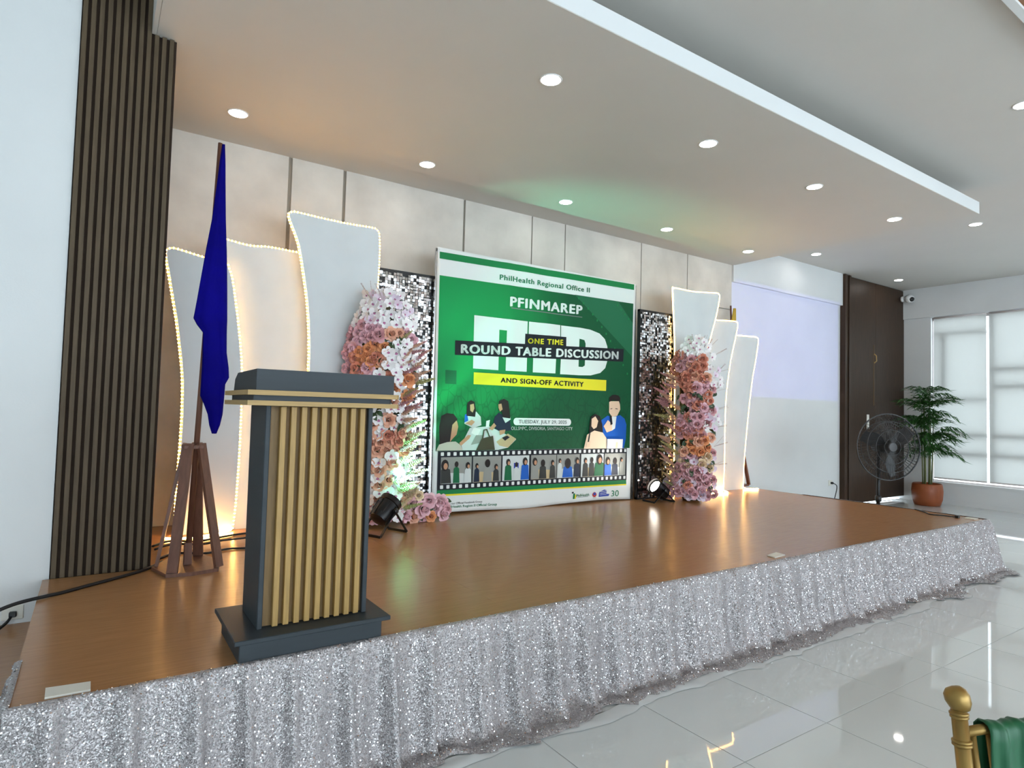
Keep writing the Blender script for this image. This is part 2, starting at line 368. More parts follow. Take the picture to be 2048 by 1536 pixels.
# ---- sequin skirt
def skirt():
    P = []   # (x, y, outward nx, ny, arc)
    path = [(-.205, 3.2), (-.205, 2.725), (8.255, 2.725), (8.255, 4.9)]
    segs = []; s = 0
    for a, b in zip(path[:-1], path[1:]):
        L = math.dist(a, b); n = max(2, int(L / .02)); d = ((b[0] - a[0]) / L, (b[1] - a[1]) / L); nn = (d[1], -d[0])
        for i in range(n + 1):
            t = i / n; P.append((a[0] + d[0] * L * t, a[1] + d[1] * L * t, nn[0], nn[1], s + L * t))
        s += L
    # soften normals at the corners
    Q = []
    for i, p in enumerate(P):
        ax_ = ay_ = 0
        for k in range(-5, 6):
            q = P[min(max(i + k, 0), len(P) - 1)]; ax_ += q[2]; ay_ += q[3]
        l = math.hypot(ax_, ay_); Q.append((p[0], p[1], ax_ / l, ay_ / l, p[4]))
    rows = [(-.012, S + .006, 0), (0.0, S + .007, 0), (.012, S + .002, .2), (.016, S - .03, .5), (.02, .47, .7), (.028, .40, .85), (.036, .33, 1), (.045, .26, 1.15), (.055, .19, 1.3), (.07, .12, 1.4), (.09, .06, 1.5),
            (.115, .022, 1.2), (.15, .016, .8), (.19, .018, .6), (.235, .008, .5)]
    V = []; F = []; nr = len(rows)
    edges = [0]; rr = random.Random(3)
    while edges[-1] < 12: edges.append(edges[-1] + rr.uniform(.17, .27))
    for (x, y, nx, ny, s_) in Q:
        k = max(i for i, e in enumerate(edges) if e <= s_); u = (s_ - edges[k]) / (edges[k + 1] - edges[k])
        fold = 0.0
        if u > .70: fold = math.sin((u - .70) / .30 * PI * .5) * .048
        elif u < .05: fold = (.05 - u) / .05 * .03 * .0
        for j, (off, z, amp) in enumerate(rows):
            w = .010 * amp * math.sin(s_ * 31 + 2.2 * math.sin(s_ * 3.1) + j * .12) + .012 * amp * noise.noise(Vector((s_ * 4.5, z * 3, 1.7)))
            pool = 0
            if j >= 10:
                q = (j - 9) / 5; pool = q * (.13 * noise.noise(Vector((s_ * 1.7, 4, 2))) + .06 * noise.noise(Vector((s_ * 6, j * .3, 5))) - .02)
                z = z + (.03 * max(0, noise.noise(Vector((s_ * 9, j * .8, 9)))) + .02 * max(0, noise.noise(Vector((s_ * 22, j * 1.3, 3))))) * (1 if j < nr - 1 else .3)
            o = off + fold * min(amp, 1.1) + w + pool
            if s_ < .30 and j > 2: o = o * .7
            V.append((x + nx * o, y + ny * o, max(z, .004)))
    n = len(Q)
    for i in range(n - 1):
        for j in range(nr - 1):
            F.append((i * nr + j, i * nr + j + 1, (i + 1) * nr + j + 1, (i + 1) * nr + j))
    return V, F, n, nr
sv, sf, sn, snr = skirt()
skirt_t = thing('stage_skirt', (4, 2.7, 0), 'pleated silver sequin skirt hanging along the stage front edge', 'skirt')
cl = mk('cloth', sv, sf, M_sequin, skirt_t, smooth=True)
# loose sequins standing off the cloth
rs = random.Random(11); SV = []; SF = []
wts = []
cum = []
tot = 0
for f in sf:
    a, b, c, d = [Vector(sv[i]) for i in f]; tot += ((b - a).cross(d - a)).length; cum.append(tot)
import bisect
for k in range(30000):
    t = rs.random() * tot; fi = bisect.bisect(cum, t); f = sf[min(fi, len(sf) - 1)]
    a, b, c, d = [Vector(sv[i]) for i in f]; u, v = rs.random(), rs.random()
    p = a * (1 - u) * (1 - v) + b * u * (1 - v) + c * u * v + d * (1 - u) * v
    nrm = (b - a).cross(d - a)
    if nrm.length < 1e-9: continue
    nrm.normalize()
    if nrm.y > .2 and abs(nrm.x) < .5: nrm = -nrm
    p += nrm * .0025
    q = Vector((rs.gauss(0, .36), rs.gauss(0, .36), rs.gauss(0, .36))) + nrm; q.normalize()
    e1 = q.orthogonal().normalized() * .0036; e2 = q.cross(e1).normalized() * .0036
    n0 = len(SV); SV += [p + e1, p + e2, p - e1, p - e2]; SF.append((n0, n0 + 1, n0 + 2, n0 + 3))
tag(mk('sequins', SV, SF, M_mirror, skirt_t), 'tiny silver sequins', kind='stuff')
# white net hem peeping out on the floor
rn = random.Random(5); hem = MB(); V = []; F = []
nn_ = 220
for i in range(nn_ + 1):
    x = .6 + 6.3 * i / nn_
    w = .02 + .07 * max(0, noise.noise(Vector((x * 2.3, 1, 8)))) + .05 * max(0, noise.noise(Vector((x * 7, 3, 8))))
    yb = 2.725 - .215 - .09 * noise.noise(Vector((x * 1.7 + .6, 4, 2)))
    for j in range(4):
        V.append((x, yb + .05 - (w + .08) * j / 3, .004 + (.02 * abs(noise.noise(Vector((x * 12, j, 1)))) if 0 < j < 3 else 0)))
for i in range(nn_):
    for j in range(3): F.append((i * 4 + j, i * 4 + j + 1, i * 4 + j + 5, i * 4 + j + 4))
mk('net_hem', V, F, M_net, skirt_t, smooth=True)['label'] = 'white net lining at the hem'

# ================================================================== PODIUM
pod = thing('podium', (.85, 2.95, S), 'slate grey podium with light oak slats standing at the stage front', 'podium')
box('plinth', .537, 1.155, 2.74, 3.15, S, .632, M_pod, pod, .003)
box('base_slab', .513, 1.187, 2.712, 3.205, .632, .652, M_pod, pod, .003)
bd = MB().box(.618, .640, 2.815, 3.12, .652, 1.612, .003).box(1.083, 1.105, 2.815, 3.12, .652, 1.612, .003).box(.638, 1.085, 2.86, 3.11, .652, 1.612)
bd.build('body', M_pod, pod)
box('slat_panel', .640, 1.083, 2.842, 2.86, .655, 1.61, M_oakshade, pod)
for k in range(9):
    x0 = .680 + k * .0452; box('slat', x0, x0 + .0245, 2.812, 2.842, .656, 1.609, M_oak, pod, .002)
def trim_ring(z0, z1, ins, m, name):
    c = .012
    x0, x1, y0, y1 = .527 + ins, 1.207 - ins, 2.74 + ins, 3.285 - ins
    pl = [(x0, y0), (x1 - c, y0), (x1, y0 + c), (x1, y1), (x0, y1)]
    n = len(pl); vs = [(x, y, z0) for x, y in pl] + [(x, y, z1) for x, y in pl]
    mk(name, vs, [tuple(range(n - 1, -1, -1)), tuple(range(n, 2 * n))] + [(i, (i + 1) % n, (i + 1) % n + n, i + n) for i in range(n)], m, pod)
trim_ring(1.612, 1.633, 0, M_oakh, 'oak_band'); trim_ring(1.633, 1.656, .028, M_pod, 'recess_band'); trim_ring(1.656, 1.677, 0, M_oakh, 'oak_band')
# hood: front board plus side cheeks falling towards the speaker
prof = [(2.775, 1.677), (2.775, 1.768), (3.195, 1.764), (3.26, 1.735), (3.285, 1.677)]
def cheek(x0, x1):
    n = len(prof); vs = [(x0, y, z) for y, z in prof] + [(x1, y, z) for y, z in prof]
    return vs, [tuple(range(n)), tuple(range(2 * n - 1, n - 1, -1))] + [(i, i + n, (i + 1) % n + n, (i + 1) % n) for i in range(n)]
hd = MB(); hd.add(*cheek(.566, .584)); hd.add(*cheek(1.172, 1.190)); hd.box(.584, 1.172, 2.775, 2.793, 1.677, 1.768)
hd.build('hood', M_pod, pod)
rt = MB(); rt.add([(.584, 2.793, 1.755), (1.172, 2.793, 1.755), (1.172, 3.27, 1.69), (.584, 3.27, 1.69), (.584, 2.793, 1.74), (1.172, 2.793, 1.74), (1.172, 3.27, 1.677), (.584, 3.27, 1.677)],
                  [(0, 1, 2, 3), (7, 6, 5, 4), (0, 4, 5, 1), (1, 5, 6, 2), (2, 6, 7, 3), (3, 7, 4, 0)])
rt.build('reading_top', M_pod, pod)

# ================================================================== FLAGS
def flag_stand(bx, by, tip, outline, cloth_mat, label, flabel, fcat='flag', spread=1.0, ysp=1.0):
    """four-legged wooden stand, slender pole, cloth hanging from it"""
    z = S
    t = thing('flag_stand', (bx, by, z), label, 'flag stand')
    plate = [(-.20, .02), (-.14, -.21), (.0, -.235), (.155, -.20), (.20, .02), (.12, .24), (-.08, .24)]
    n = len(plate); vs = [(bx + x, by + y, z) for x, y in plate] + [(bx + x, by + y, z + .022) for x, y in plate]
    vs = [(bx + (x - bx) * spread, by + (y - by) * ysp, z_) for x, y, z_ in vs]; mk('base_board', vs, [tuple(range(n - 1, -1, -1)), tuple(range(n, 2 * n))] + [(i, (i + 1) % n, (i + 1) % n + n, i + n) for i in range(n)], M_flagwood, t)
    for fx, fy, tx, ty in ((-.105, -.205, -.03, -.045), (.16, -.17, .045, -.03), (-.17, .04, -.045, .02), (.09, .215, .03, .045)):
        fx *= spread; fy *= ysp; d = Vector((fx - tx, fy - ty, 0)).normalized()
        b = MB().bar((bx + fx, by + fy, z + .022), (bx + tx, by + ty, z + .80), .062, .020, up=d)
        b.build('leg', M_flagwood, t)
    box('collar', bx - .06, bx + .06, by - .06, by + .06, z + .765, z + .79, M_flagwood, t, .003)
    p0 = Vector((bx, by, z + .022)); p1 = Vector(tip)
    box('pole_socket', bx - .022, bx + .022, by - .022, by + .022, z + .022, z + .16, M_flagwood, t)
    MB().tube([p0 + (p1 - p0) * .02, p0.lerp(p1, .5), p1], [.019, .017, .014], 10).build('pole', M_flagwood, t, smooth=True)
    # cloth: closed drape with folds
    fo = thing('hanging_flag', (p1.x, p1.y, outline[-1][2]), flabel, fcat)
    V = []; F = []; nc = 26
    for i, (xl, xr, zz) in enumerate(outline):
        t_ = (zz - p0.z) / (p1.z - p0.z); cy = p0.lerp(p1, t_).y - .045
        wdt = xr - xl
        for k in range(nc):
            a = 2 * PI * k / nc; cx = (xl + xr) / 2 + math.cos(a) * wdt / 2
            dep = .012 + .16 * wdt
            yy_ = math.sin(a) * dep * (1 + .28 * math.cos(a * 5 + zz * 1.5) + .12 * math.cos(a * 9 - zz * 3))
            yy_ += .010 * noise.noise(Vector((cx * 14, zz * 4, 2)))
            V.append((cx + .006 * math.cos(a * 4 + zz * 3) * min(1, wdt * 8), cy - .02 + yy_, zz))
    for i in range(len(outline) - 1):
        for k in range(nc):
            k2 = (k + 1) % nc; F.append((i * nc + k, i * nc + k2, (i + 1) * nc + k2, (i + 1) * nc + k))
    F.append(tuple(range(nc - 1, -1, -1))); F.append(tuple((len(outline) - 1) * nc + k for k in range(nc)))
    mk('cloth', V, F, cloth_mat, fo, smooth=True)
    return t
ol = [(.624, .642, 3.33), (.616, .650, 3.22), (.605, .657, 3.05), (.588, .668, 2.83), (.560, .680, 2.62), (.534, .690, 2.42), (.515, .695, 2.28), (.498, .699, 2.16), (.520, .699, 2.12), (.560, .700, 2.07), (.563, .705, 1.95), (.566, .722, 1.85), (.566, .728, 1.785), (.567, .708, 1.74), (.567, .706, 1.66), (.590, .704, 1.61), (.616, .702, 1.54), (.628, .690, 1.47), (.645, .672, 1.415)]
fl = flag_stand(.545, 4.50, (.622, 4.50, 3.36), [(a, b, z) for a, b, z in ol], M_blue, 'reddish wooden flag stand beside the slatted pillar', 'royal blue flag hanging folded on its pole')
ol2 = [(8.09, 8.125, 3.28), (8.055, 8.135, 3.12), (8.03, 8.15, 2.8), (8.0, 8.16, 2.3), (8.02, 8.16, 1.6), (8.06, 8.14, 1.5)]
flag_stand(8.20, 5.945, (8.11, 6.0, 3.33), ol2, M_gold_cloth, 'dark wooden flag stand hidden behind the rightmost white panel', 'gold yellow flag peeking over the right white panels', spread=1.4, ysp=.45)

# ================================================================== CURVED BACKDROP PANELS WITH LED ROPES
def panel(outline, y, th, label, rope_range, beads=True):
    """outline: open list of (x,z) from bottom-left, over the top, to bottom-right"""
    pts = [Vector((x, 0, z)) for x, z in outline]
    cu = catmull(pts, 5); poly = [(p.x, p.z) for p in cu]
    cxm = sum(p[0] for p in poly) / len(poly)
    t = thing('curved_panel', (cxm, y, S), label, 'backdrop panel', 'curved white backdrop panels')
    b = MB().prism(poly, y, y + th); b.build('board', M_board, t)
    # prop strut behind
    MB().bar((cxm, y + th + .008, S + 1.0), (cxm, y + th + .035, S + .01), .03, .012).build('strut', M_flagwood, t)
    a0, a1 = rope_range
    # resample the rope path just outside the edge
    seg = cu[a0 * 5: a1 * 5 + 1] if a1 is not None else cu[a0 * 5:]
    rp = []
    for i, p in enumerate(seg):
        d = (seg[min(i + 1, len(seg) - 1)] - seg[max(i - 1, 0)]).normalized(); n = Vector((-d.z, 0, d.x))
        off_, dep_ = (.010, th * .75) if beads else (.015, .006)
        rp.append(Vector((p.x + n.x * off_, y + dep_, max(p.z + n.z * off_, S + .012))))
    rope = MB().tube(rp, .006, 6).build('led_rope', M_led, t, smooth=True)
    L = [0]
    for p, q in zip(rp[:-1], rp[1:]): L.append(L[-1] + (q - p).length)
    B = MB(); sp = .030 if beads else .020; k = 0; i = 0
    r = .0085 if beads else .0080
    while k * sp < L[-1]:
        d = k * sp
        while i < len(L) - 2 and L[i + 1] < d: i += 1
        p = rp[i].lerp(rp[i + 1], (d - L[i]) / max(1e-6, L[i + 1] - L[i]))
        p = p + Vector((0, -.002, 0))
        B.add([p + Vector((r, 0, 0)), p + Vector((-r, 0, 0)), p + Vector((0, r, 0)), p + Vector((0, -r, 0)), p + Vector((0, 0, r)), p + Vector((0, 0, -r))],
              [(0, 2, 4), (2, 1, 4), (1, 3, 4), (3, 0, 4), (2, 0, 5), (1, 2, 5), (3, 1, 5), (0, 3, 5)])
        k += 1
    be = B.build('leds', M_bead if beads else M_bead2, rope); tag(be, 'glowing warm white led points', kind='stuff')
    return t, rp
PA = [(.585, .55), (.584, .89), (.596, 1.43), (.587, 1.79), (.559, 2.03), (.523, 2.27), (.462, 2.59), (.425, 2.79), (.445, 2.833), (.50, 2.838), (.681, 2.805), (.85, 2.785), (.875, 2.755), (.918, 2.609), (.988, 2.151), (1.018, 1.814), (1.024, 1.308), (1.014, .806), (.995, .55)]
PBn = [(.95, .55), (.92, 1.3), (.90, 2.2), (.84, 2.9), (.85, 3.02), (.90, 3.018), (1.069, 2.999), (1.236, 3.014), (1.45, 3.008), (1.66, 3.0), (1.70, 2.9), (1.72, 2.5), (1.74, 1.8), (1.74, 1.1), (1.72, .55)]
PC = [(1.55, .55), (1.565, 1.3), (1.568, 1.9), (1.565, 2.15), (1.541, 2.46), (1.5, 2.726), (1.434, 3.04), (1.345, 3.26), (1.37, 3.305), (1.43, 3.309), (1.61, 3.301), (1.888, 3.296), (2.10, 3.303), (2.15, 3.29), (2.170, 3.24), (2.178, 3.014), (2.167, 2.629), (2.13, 1.9), (2.10, 1.2), (2.10, .55)]
PD = [(6.27, .55), (6.265, 1.5), (6.246, 2.46), (6.19, 3.20), (6.20, 3.255), (6.25, 3.262), (6.6, 3.262), (7.05, 3.30), (7.11, 3.295), (7.122, 3.25), (7.05, 2.98), (6.926, 2.65), (6.80, 2.25), (6.73, 1.8), (6.71, 1.2), (6.71, .55)]
PE = [(6.72, .55), (6.75, 1.6), (6.88, 2.4), (6.98, 2.88), (7.02, 2.942), (7.2, 2.958), (7.62, 2.985), (7.72, 2.985), (7.742, 2.94), (7.68, 2.72), (7.59, 2.428), (7.50, 1.95), (7.475, 1.5), (7.472, 1.0), (7.456, .55)]
PF = [(7.48, .55), (7.51, 1.6), (7.62, 2.3), (7.74, 2.72), (7.80, 2.80), (7.95, 2.818), (8.30, 2.832), (8.43, 2.83), (8.462, 2.78), (8.40, 2.48), (8.321, 2.179), (8.235, 1.68), (8.17, 1.2), (8.135, .85), (8.127, .55)]
def nearer(pts, y0, y1):
    k = y1 / y0; return [(x * k, S if z < .56 else 1.62 + (z - 1.62) * k) for x, z in pts]
ropes = []
for pts, y, lab, rng, bd_ in ((PA, 5.60, 'shortest curved white panel right behind the blue flag', (0, None), True),
                         (nearer(PBn, 5.76, 5.67), 5.67, 'middle curved white panel partly hidden behind its two neighbours', (4, 9), True),
                         (PC, 5.54, 'tallest curved white panel behind the podium with beaded light edge', (0, 17), True),
                         (PD, 5.46, 'flared tall white panel behind the right flower column', (0, None), False),
                         (nearer(PE, 5.61, 5.555), 5.555, 'narrow white panel between the tallest and the shortest right panels', (4, None), False),
                         (nearer(PF, 5.76, 5.65), 5.65, 'rightmost and lowest narrow white panel at the stage end', (5, None), False)):
    ropes.append(panel(pts, y, .022, lab, rng, bd_))
def floor_rope(pts, parent, lab):
    rp = catmull(pts, 6); r = MB().tube(rp, .008, 6).build('led_rope', M_bead2, parent, smooth=True); return r
floor_rope([(7.39, 5.55, S + .02), (7.38, 5.50, S + .012), (7.30, 5.42, S + .012), (7.12, 5.44, S + .012), (6.95, 5.5, S + .015)], ropes[4][0], '')
floor_rope([(7.98, 5.655, S + .02), (8.01, 5.60, S + .012), (8.08, 5.54, S + .012), (8.15, 5.52, S + .012)], ropes[5][0], '')
floor_rope([(.99, 5.58, S + .02), (.93, 5.52, S + .012), (.75, 5.42, S + .012), (.60, 5.40, S + .012), (.50, 5.45, S + .012)], ropes[0][0], '')

# ================================================================== SEQUIN SHIMMER WALLS
def shimmer(x0, x1, z1, y, label, missing, seed):
    t = thing('shimmer_wall', ((x0 + x1) / 2, y, S), label, 'sequin wall', 'sequin shimmer walls')
    r = random.Random(seed)
    fr = MB().box(x0, x0 + .025, y + .012, y + .05, S, z1).box(x1 - .025, x1, y + .012, y + .05, S, z1).box(x0, x1, y + .012, y + .05, z1 - .03, z1).box(x0, x1, y + .012, y + .05, S, S + .03)
    fr.build('frame', M_black, t)
    nx, nz = max(1, round((x1 - x0) / .30)), round((z1 - S) / .405)
    dx, dz = (x1 - x0) / nx, (z1 - S) / nz
    for i in range(nx):
        for j in range(nz):
            a, b, c, d = x0 + i * dx, x0 + (i + 1) * dx, S + j * dz, S + (j + 1) * dz
            box('backing_panel', a + .004, b - .004, y + .008, y + .020, c + .004, d - .004, M_black, t)
    V = []; F = []
    g = .0295
    n1, n2 = int((x1 - x0) / g), int((z1 - S - .04) / g)
    for i in range(n1):
        for j in range(n2):
            cx, cz = x0 + (i + .5) * (x1 - x0) / n1, S + .02 + (j + .5) * (z1 - S - .05) / n2
            hz = (cz - S) / (z1 - S)
            if r.random() < missing(hz) + .25 * max(0, noise.noise(Vector((cx * 5, cz * 4, seed)))): continue
            w, h = r.choice((.0135, .014, .0142, .011)), r.choice((.0138, .014, .010, .0135))
            rx, rz = r.gauss(-.02, .085), r.gauss(0, .085)
            m = Euler((rx, 0, rz)).to_matrix()
            c = Vector((cx + r.uniform(-.003, .003), y - .004, cz + r.uniform(-.004, .004)))
            n0 = len(V)
            for u, v in ((-1, -1), (1, -1), (1, 1), (-1, 1)): V.append(c + m @ Vector((u * w, 0, v * h)))
            F.append((n0, n0 + 1, n0 + 2, n0 + 3))
    s = mk('square_sequins', V, F, M_mirror, t); tag(s, 'square silver mirror sequins', kind='stuff')
    # dark seams between the hung boards
    B = MB()
    for j in range(1, nz): B.box(x0, x1, y - .003, y + .01, S + j * dz - .007, S + j * dz + .007)
    B.build('seam_rails', M_black, t)
    return t
shimmer(2.19, 2.93, 2.965, 5.62, 'silver square sequin wall on the left of the green banner', lambda h: .10 + .22 * (1 - h), 3)
shimmer(5.635, 6.45, 2.937, 5.50, 'black and silver sequin wall on the right of the green banner', lambda h: .20 + .10 * math.sin(h * 9), 8)

# ================================================================== BANNER
BX, BY, BZ = 2.80, 5.55, S          # lower left corner
BWD, BHT = 2.80, 2.70
def wrinkle(u, v):
    """sheet relief: diagonal pull folds from the upper middle, soft waves near the bottom"""
    a = .008 * math.exp(-((u - 1.05 - .55 * (2.7 - v)) / .10) ** 2) * min(1, max(0, (v - .9) / .8))
    b = .009 * math.exp(-((u - .85 - .12 * (2.7 - v)) / .07) ** 2) * min(1, max(0, (v - 1.1) / .6))
    c = -.008 * math.exp(-((u - 1.35 - .5 * (2.7 - v)) / .14) ** 2) * min(1, max(0, (v - 1.2) / .6))
    d = .010 * math.sin(u * 7) * math.exp(-v / .12)
    e = .004 * math.sin(u * 2.3 + v * 1.7)
    return -(a + b + c + d + e)
def warp(u, v, layer):
    # the sheet is a touch narrower at the foot and its lower hem sags
    k = 1 - v / BHT
    x = BX + u + k * (0.02 * (1 - u / BWD) - .04 * (u / BWD))
    z = BZ + v
    if v < .1: z += (.1 - v) / .1 * (.012 * math.sin(u * 3.2 + 1.0) + .014)
    return (x, BY + wrinkle(u, v) - layer * .0016, z)
ban = thing('event_banner', (BX + 1.4, BY, BZ), 'large green and white event banner standing in the middle of the stage', 'banner')
def sheet(name, poly, m, layer, parent=ban, cut=True):
    bm = bmesh.new(); vs = [bm.verts.new((x, 0, z)) for x, z in poly]
    bm.faces.new(vs)
    return finish(name, bm, m, layer, parent, cut)
def finish(name, bm, m, layer, parent, cut=True, step=.04):
    if cut:
        xs = [v.co.x for v in bm.verts]; zs = [v.co.z for v in bm.verts]
        k = math.floor(min(xs) / step) + 1
        while k * step < max(xs) - 1e-4:
            bmesh.ops.bisect_plane(bm, geom=bm.verts[:] + bm.edges[:] + bm.faces[:], plane_co=(k * step, 0, 0), plane_no=(1, 0, 0), dist=1e-5); k += 1
        k = math.floor(min(zs) / step) + 1
        while k * step < max(zs) - 1e-4:
            bmesh.ops.bisect_plane(bm, geom=bm.verts[:] + bm.edges[:] + bm.faces[:], plane_co=(0, 0, k * step), plane_no=(0, 0, 1), dist=1e-5); k += 1
    off = wloc(parent)
    for v in bm.verts:
        v.co = Vector(warp(v.co.x, v.co.z, layer)) - off
    bm.normal_update()
    for f in bm.faces:
        if f.normal.y > 0: f.normal_flip()
    me = bpy.data.meshes.new(name); bm.to_mesh(me); bm.free()
    return link(name, me, parent, [m], smooth=True)
def rect(x0, x1, z0, z1): return [(x0, z0), (x1, z0), (x1, z1), (x0, z1)]
def rrect(x0, x1, z0, z1, r, n=5):
    out = []
    for cx, cz, a in ((x1 - r, z0 + r, -90), (x1 - r, z1 - r, 0), (x0 + r, z1 - r, 90), (x0 + r, z0 + r, 180)):
        for k in range(n + 1):
            t = math.radians(a + 90 * k / n); out.append((cx + r * math.cos(t), cz + r * math.sin(t)))
    return out
def ell(cx, cz, rx, rz, n=14): return [(cx + rx * math.cos(2 * PI * k / n), cz + rz * math.sin(2 * PI * k / n)) for k in range(n)]
def text(name, body, x0, x1, zl0, zl1, m, layer, bold=.012, zr=None, parent=ban, spacing=1.0, gap=.27):
    """lettering fitted to the box; zr = (z0, z1) at the right end when the line rises"""
    cu = bpy.data.curves.new('t', 'FONT'); cu.body = body; cu.offset = 0; cu.resolution_u = 3; cu.space_character = spacing
    o = bpy.data.objects.new('t', cu); COL.objects.link(o); dg = bpy.context.evaluated_depsgraph_get(); dg.update()
    me = bpy.data.meshes.new_from_object(o.evaluated_get(dg)); bpy.data.objects.remove(o); bpy.data.curves.remove(cu)
    bm = bmesh.new(); bm.from_mesh(me); bpy.data.meshes.remove(me)
    if bold > 0:
        base = bm.faces[:] + bm.edges[:] + bm.verts[:]
        for dx, dy in ((bold, 0), (-bold, 0), (bold * .5, bold * .6), (-bold * .5, -bold * .6)):
            g_ = bmesh.ops.duplicate(bm, geom=base); bmesh.ops.translate(bm, verts=[e for e in g_['geom'] if isinstance(e, bmesh.types.BMVert)], vec=(dx, dy, 0))
    xs = [v.co.x for v in bm.verts]; ys = [v.co.y for v in bm.verts]; ax_, bx_, ay_, by_ = min(xs), max(xs), min(ys), max(ys)
    zr = zr or (zl0, zl1)
    for v in bm.verts:
        u = (v.co.x - ax_) / (bx_ - ax_); w = (v.co.y - ay_) / (by_ - ay_)
        a = zl0 + (zr[0] - zl0) * u; b = zl1 + (zr[1] - zl1) * u
        v.co = Vector((x0 + (x1 - x0) * u, 0, a + (b - a) * w))
    # one mesh per word: gather loose letters by the gaps between them
    seen = set(); comps = []
    for f in bm.faces:
        if f in seen: continue
        stack = [f]; comp = []; seen.add(f)
        while stack:
            g_ = stack.pop(); comp.append(g_)
            for v in g_.verts:
                for h_ in v.link_faces:
                    if h_ not in seen: seen.add(h_); stack.append(h_)
        xs = [v.co.x for q in comp for v in q.verts]; comps.append((min(xs), max(xs), comp))
    comps.sort(key=lambda c: c[0]); words = []
    for a, b, comp in comps:
        if words and a - words[-1][0] < gap * (zl1 - zl0): words[-1][0] = max(words[-1][0], b); words[-1][1] += comp
        else: words.append([b, list(comp)])
    out = None
    for _, comp in words:
        b2 = bmesh.new(); mp = {}
        for f in comp:
            vs = []
            for v in f.verts:
                if v not in mp: mp[v] = b2.verts.new(v.co)
                vs.append(mp[v])
            try: b2.faces.new(vs)
            except ValueError: pass
        out = finish(name, b2, m, layer, parent, cut=True)
    bm.free(); return out
def pm(name, c, rough=.5): return mat('print ' + name, c, rough, spec=.18)
Pw = pm('white', (232, 236, 234)); Pg = pm('green', (28, 128, 72)); Pdg = pm('deep green', (26, 104, 66)); Pk = pm('black', (30, 33, 40)); Py = pm('yellow', (236, 222, 50))
Ptxt = pm('green letters', (44, 128, 88)); Pgrey = pm('grey letters', (120, 128, 126)); Psk = pm('skin', (196, 148, 116)); Pskl = pm('pale skin', (236, 206, 176)); Phair = pm('hair', (40, 34, 32))
Pblue = pm('blue jacket', (30, 96, 190)); Pnavy = pm('navy', (34, 44, 64)); Pbag = pm('bag brown', (72, 66, 50)); Pdesk = pm('desk', (196, 176, 136)); Ppaper = pm('paper', (206, 214, 212))
Pflor = pm('floral blouse', (196, 188, 176)); Pcream = pm('cream blouse', (240, 214, 184)); Pmid = pm('photo grey', (150, 152, 146)); Pdk = pm('photo dark', (58, 60, 58)); Plogo = pm('logo blue', (62, 80, 170)); Pred = pm('logo red', (196, 70, 60)); Pstrip = pm('film band green', (36, 108, 74))
def print_green():
    """green artwork: brighter towards the left middle, faint crowd outlines in the lower part"""
    m = bpy.data.materials.new('print green artwork'); m.use_nodes = True; nt = m.node_tree; b = nt.nodes['Principled BSDF']; b.inputs['Roughness'].default_value = .5; b.inputs['Specular IOR Level'].default_value = .18
    tc = nt.nodes.new('ShaderNodeTexCoord'); sep = nt.nodes.new('ShaderNodeSeparateXYZ'); nt.links.new(tc.outputs['Object'], sep.inputs[0])
    mp = nt.nodes.new('ShaderNodeMapping'); mp.inputs['Location'].default_value = (.75, 0, -1.45); mp.inputs['Scale'].default_value = (.62, 0, .75); nt.links.new(tc.outputs['Object'], mp.inputs[0])
    ln = nt.nodes.new('ShaderNodeVectorMath'); ln.operation = 'LENGTH'; nt.links.new(mp.outputs[0], ln.inputs[0])
    r = nt.nodes.new('ShaderNodeValToRGB'); r.color_ramp.elements[0].position = .0; r.color_ramp.elements[1].position = 1.0
    r.color_ramp.elements[0].color = (*lin((26, 172, 92)), 1); r.color_ramp.elements[1].color = (*lin((18, 86, 52)), 1); nt.links.new(ln.outputs['Value'], r.inputs[0])
    v = nt.nodes.new('ShaderNodeTexVoronoi'); v.feature = 'DISTANCE_TO_EDGE'; v.inputs['Scale'].default_value = 9.5
    mp2 = nt.nodes.new('ShaderNodeMapping'); mp2.inputs['Scale'].default_value = (1.5, 0, .8); nt.links.new(tc.outputs['Object'], mp2.inputs[0]); nt.links.new(mp2.outputs[0], v.inputs['Vector'])
    lt = nt.nodes.new('ShaderNodeMapRange'); lt.inputs['From Min'].default_value = .02; lt.inputs['From Max'].default_value = .08; lt.inputs['To Min'].default_value = .34; lt.inputs['To Max'].default_value = 0; nt.links.new(v.outputs['Distance'], lt.inputs['Value'])
    low = nt.nodes.new('ShaderNodeMapRange'); low.inputs['From Min'].default_value = 1.15; low.inputs['From Max'].default_value = 1.40; low.inputs['To Min'].default_value = 1; low.inputs['To Max'].default_value = 0; nt.links.new(sep.outputs['Z'], low.inputs['Value'])
    mul = nt.nodes.new('ShaderNodeMath'); mul.operation = 'MULTIPLY'; nt.links.new(lt.outputs[0], mul.inputs[0]); nt.links.new(low.outputs[0], mul.inputs[1])
    mx = nt.nodes.new('ShaderNodeMix'); mx.data_type = 'RGBA'; nt.links.new(mul.outputs[0], mx.inputs['Factor']); nt.links.new(r.outputs[0], mx.inputs[6]); mx.inputs[7].default_value = (*lin((8, 54, 32)), 1)
    nt.links.new(mx.outputs[2], b.inputs['Base Color']); return m
Part = print_green()
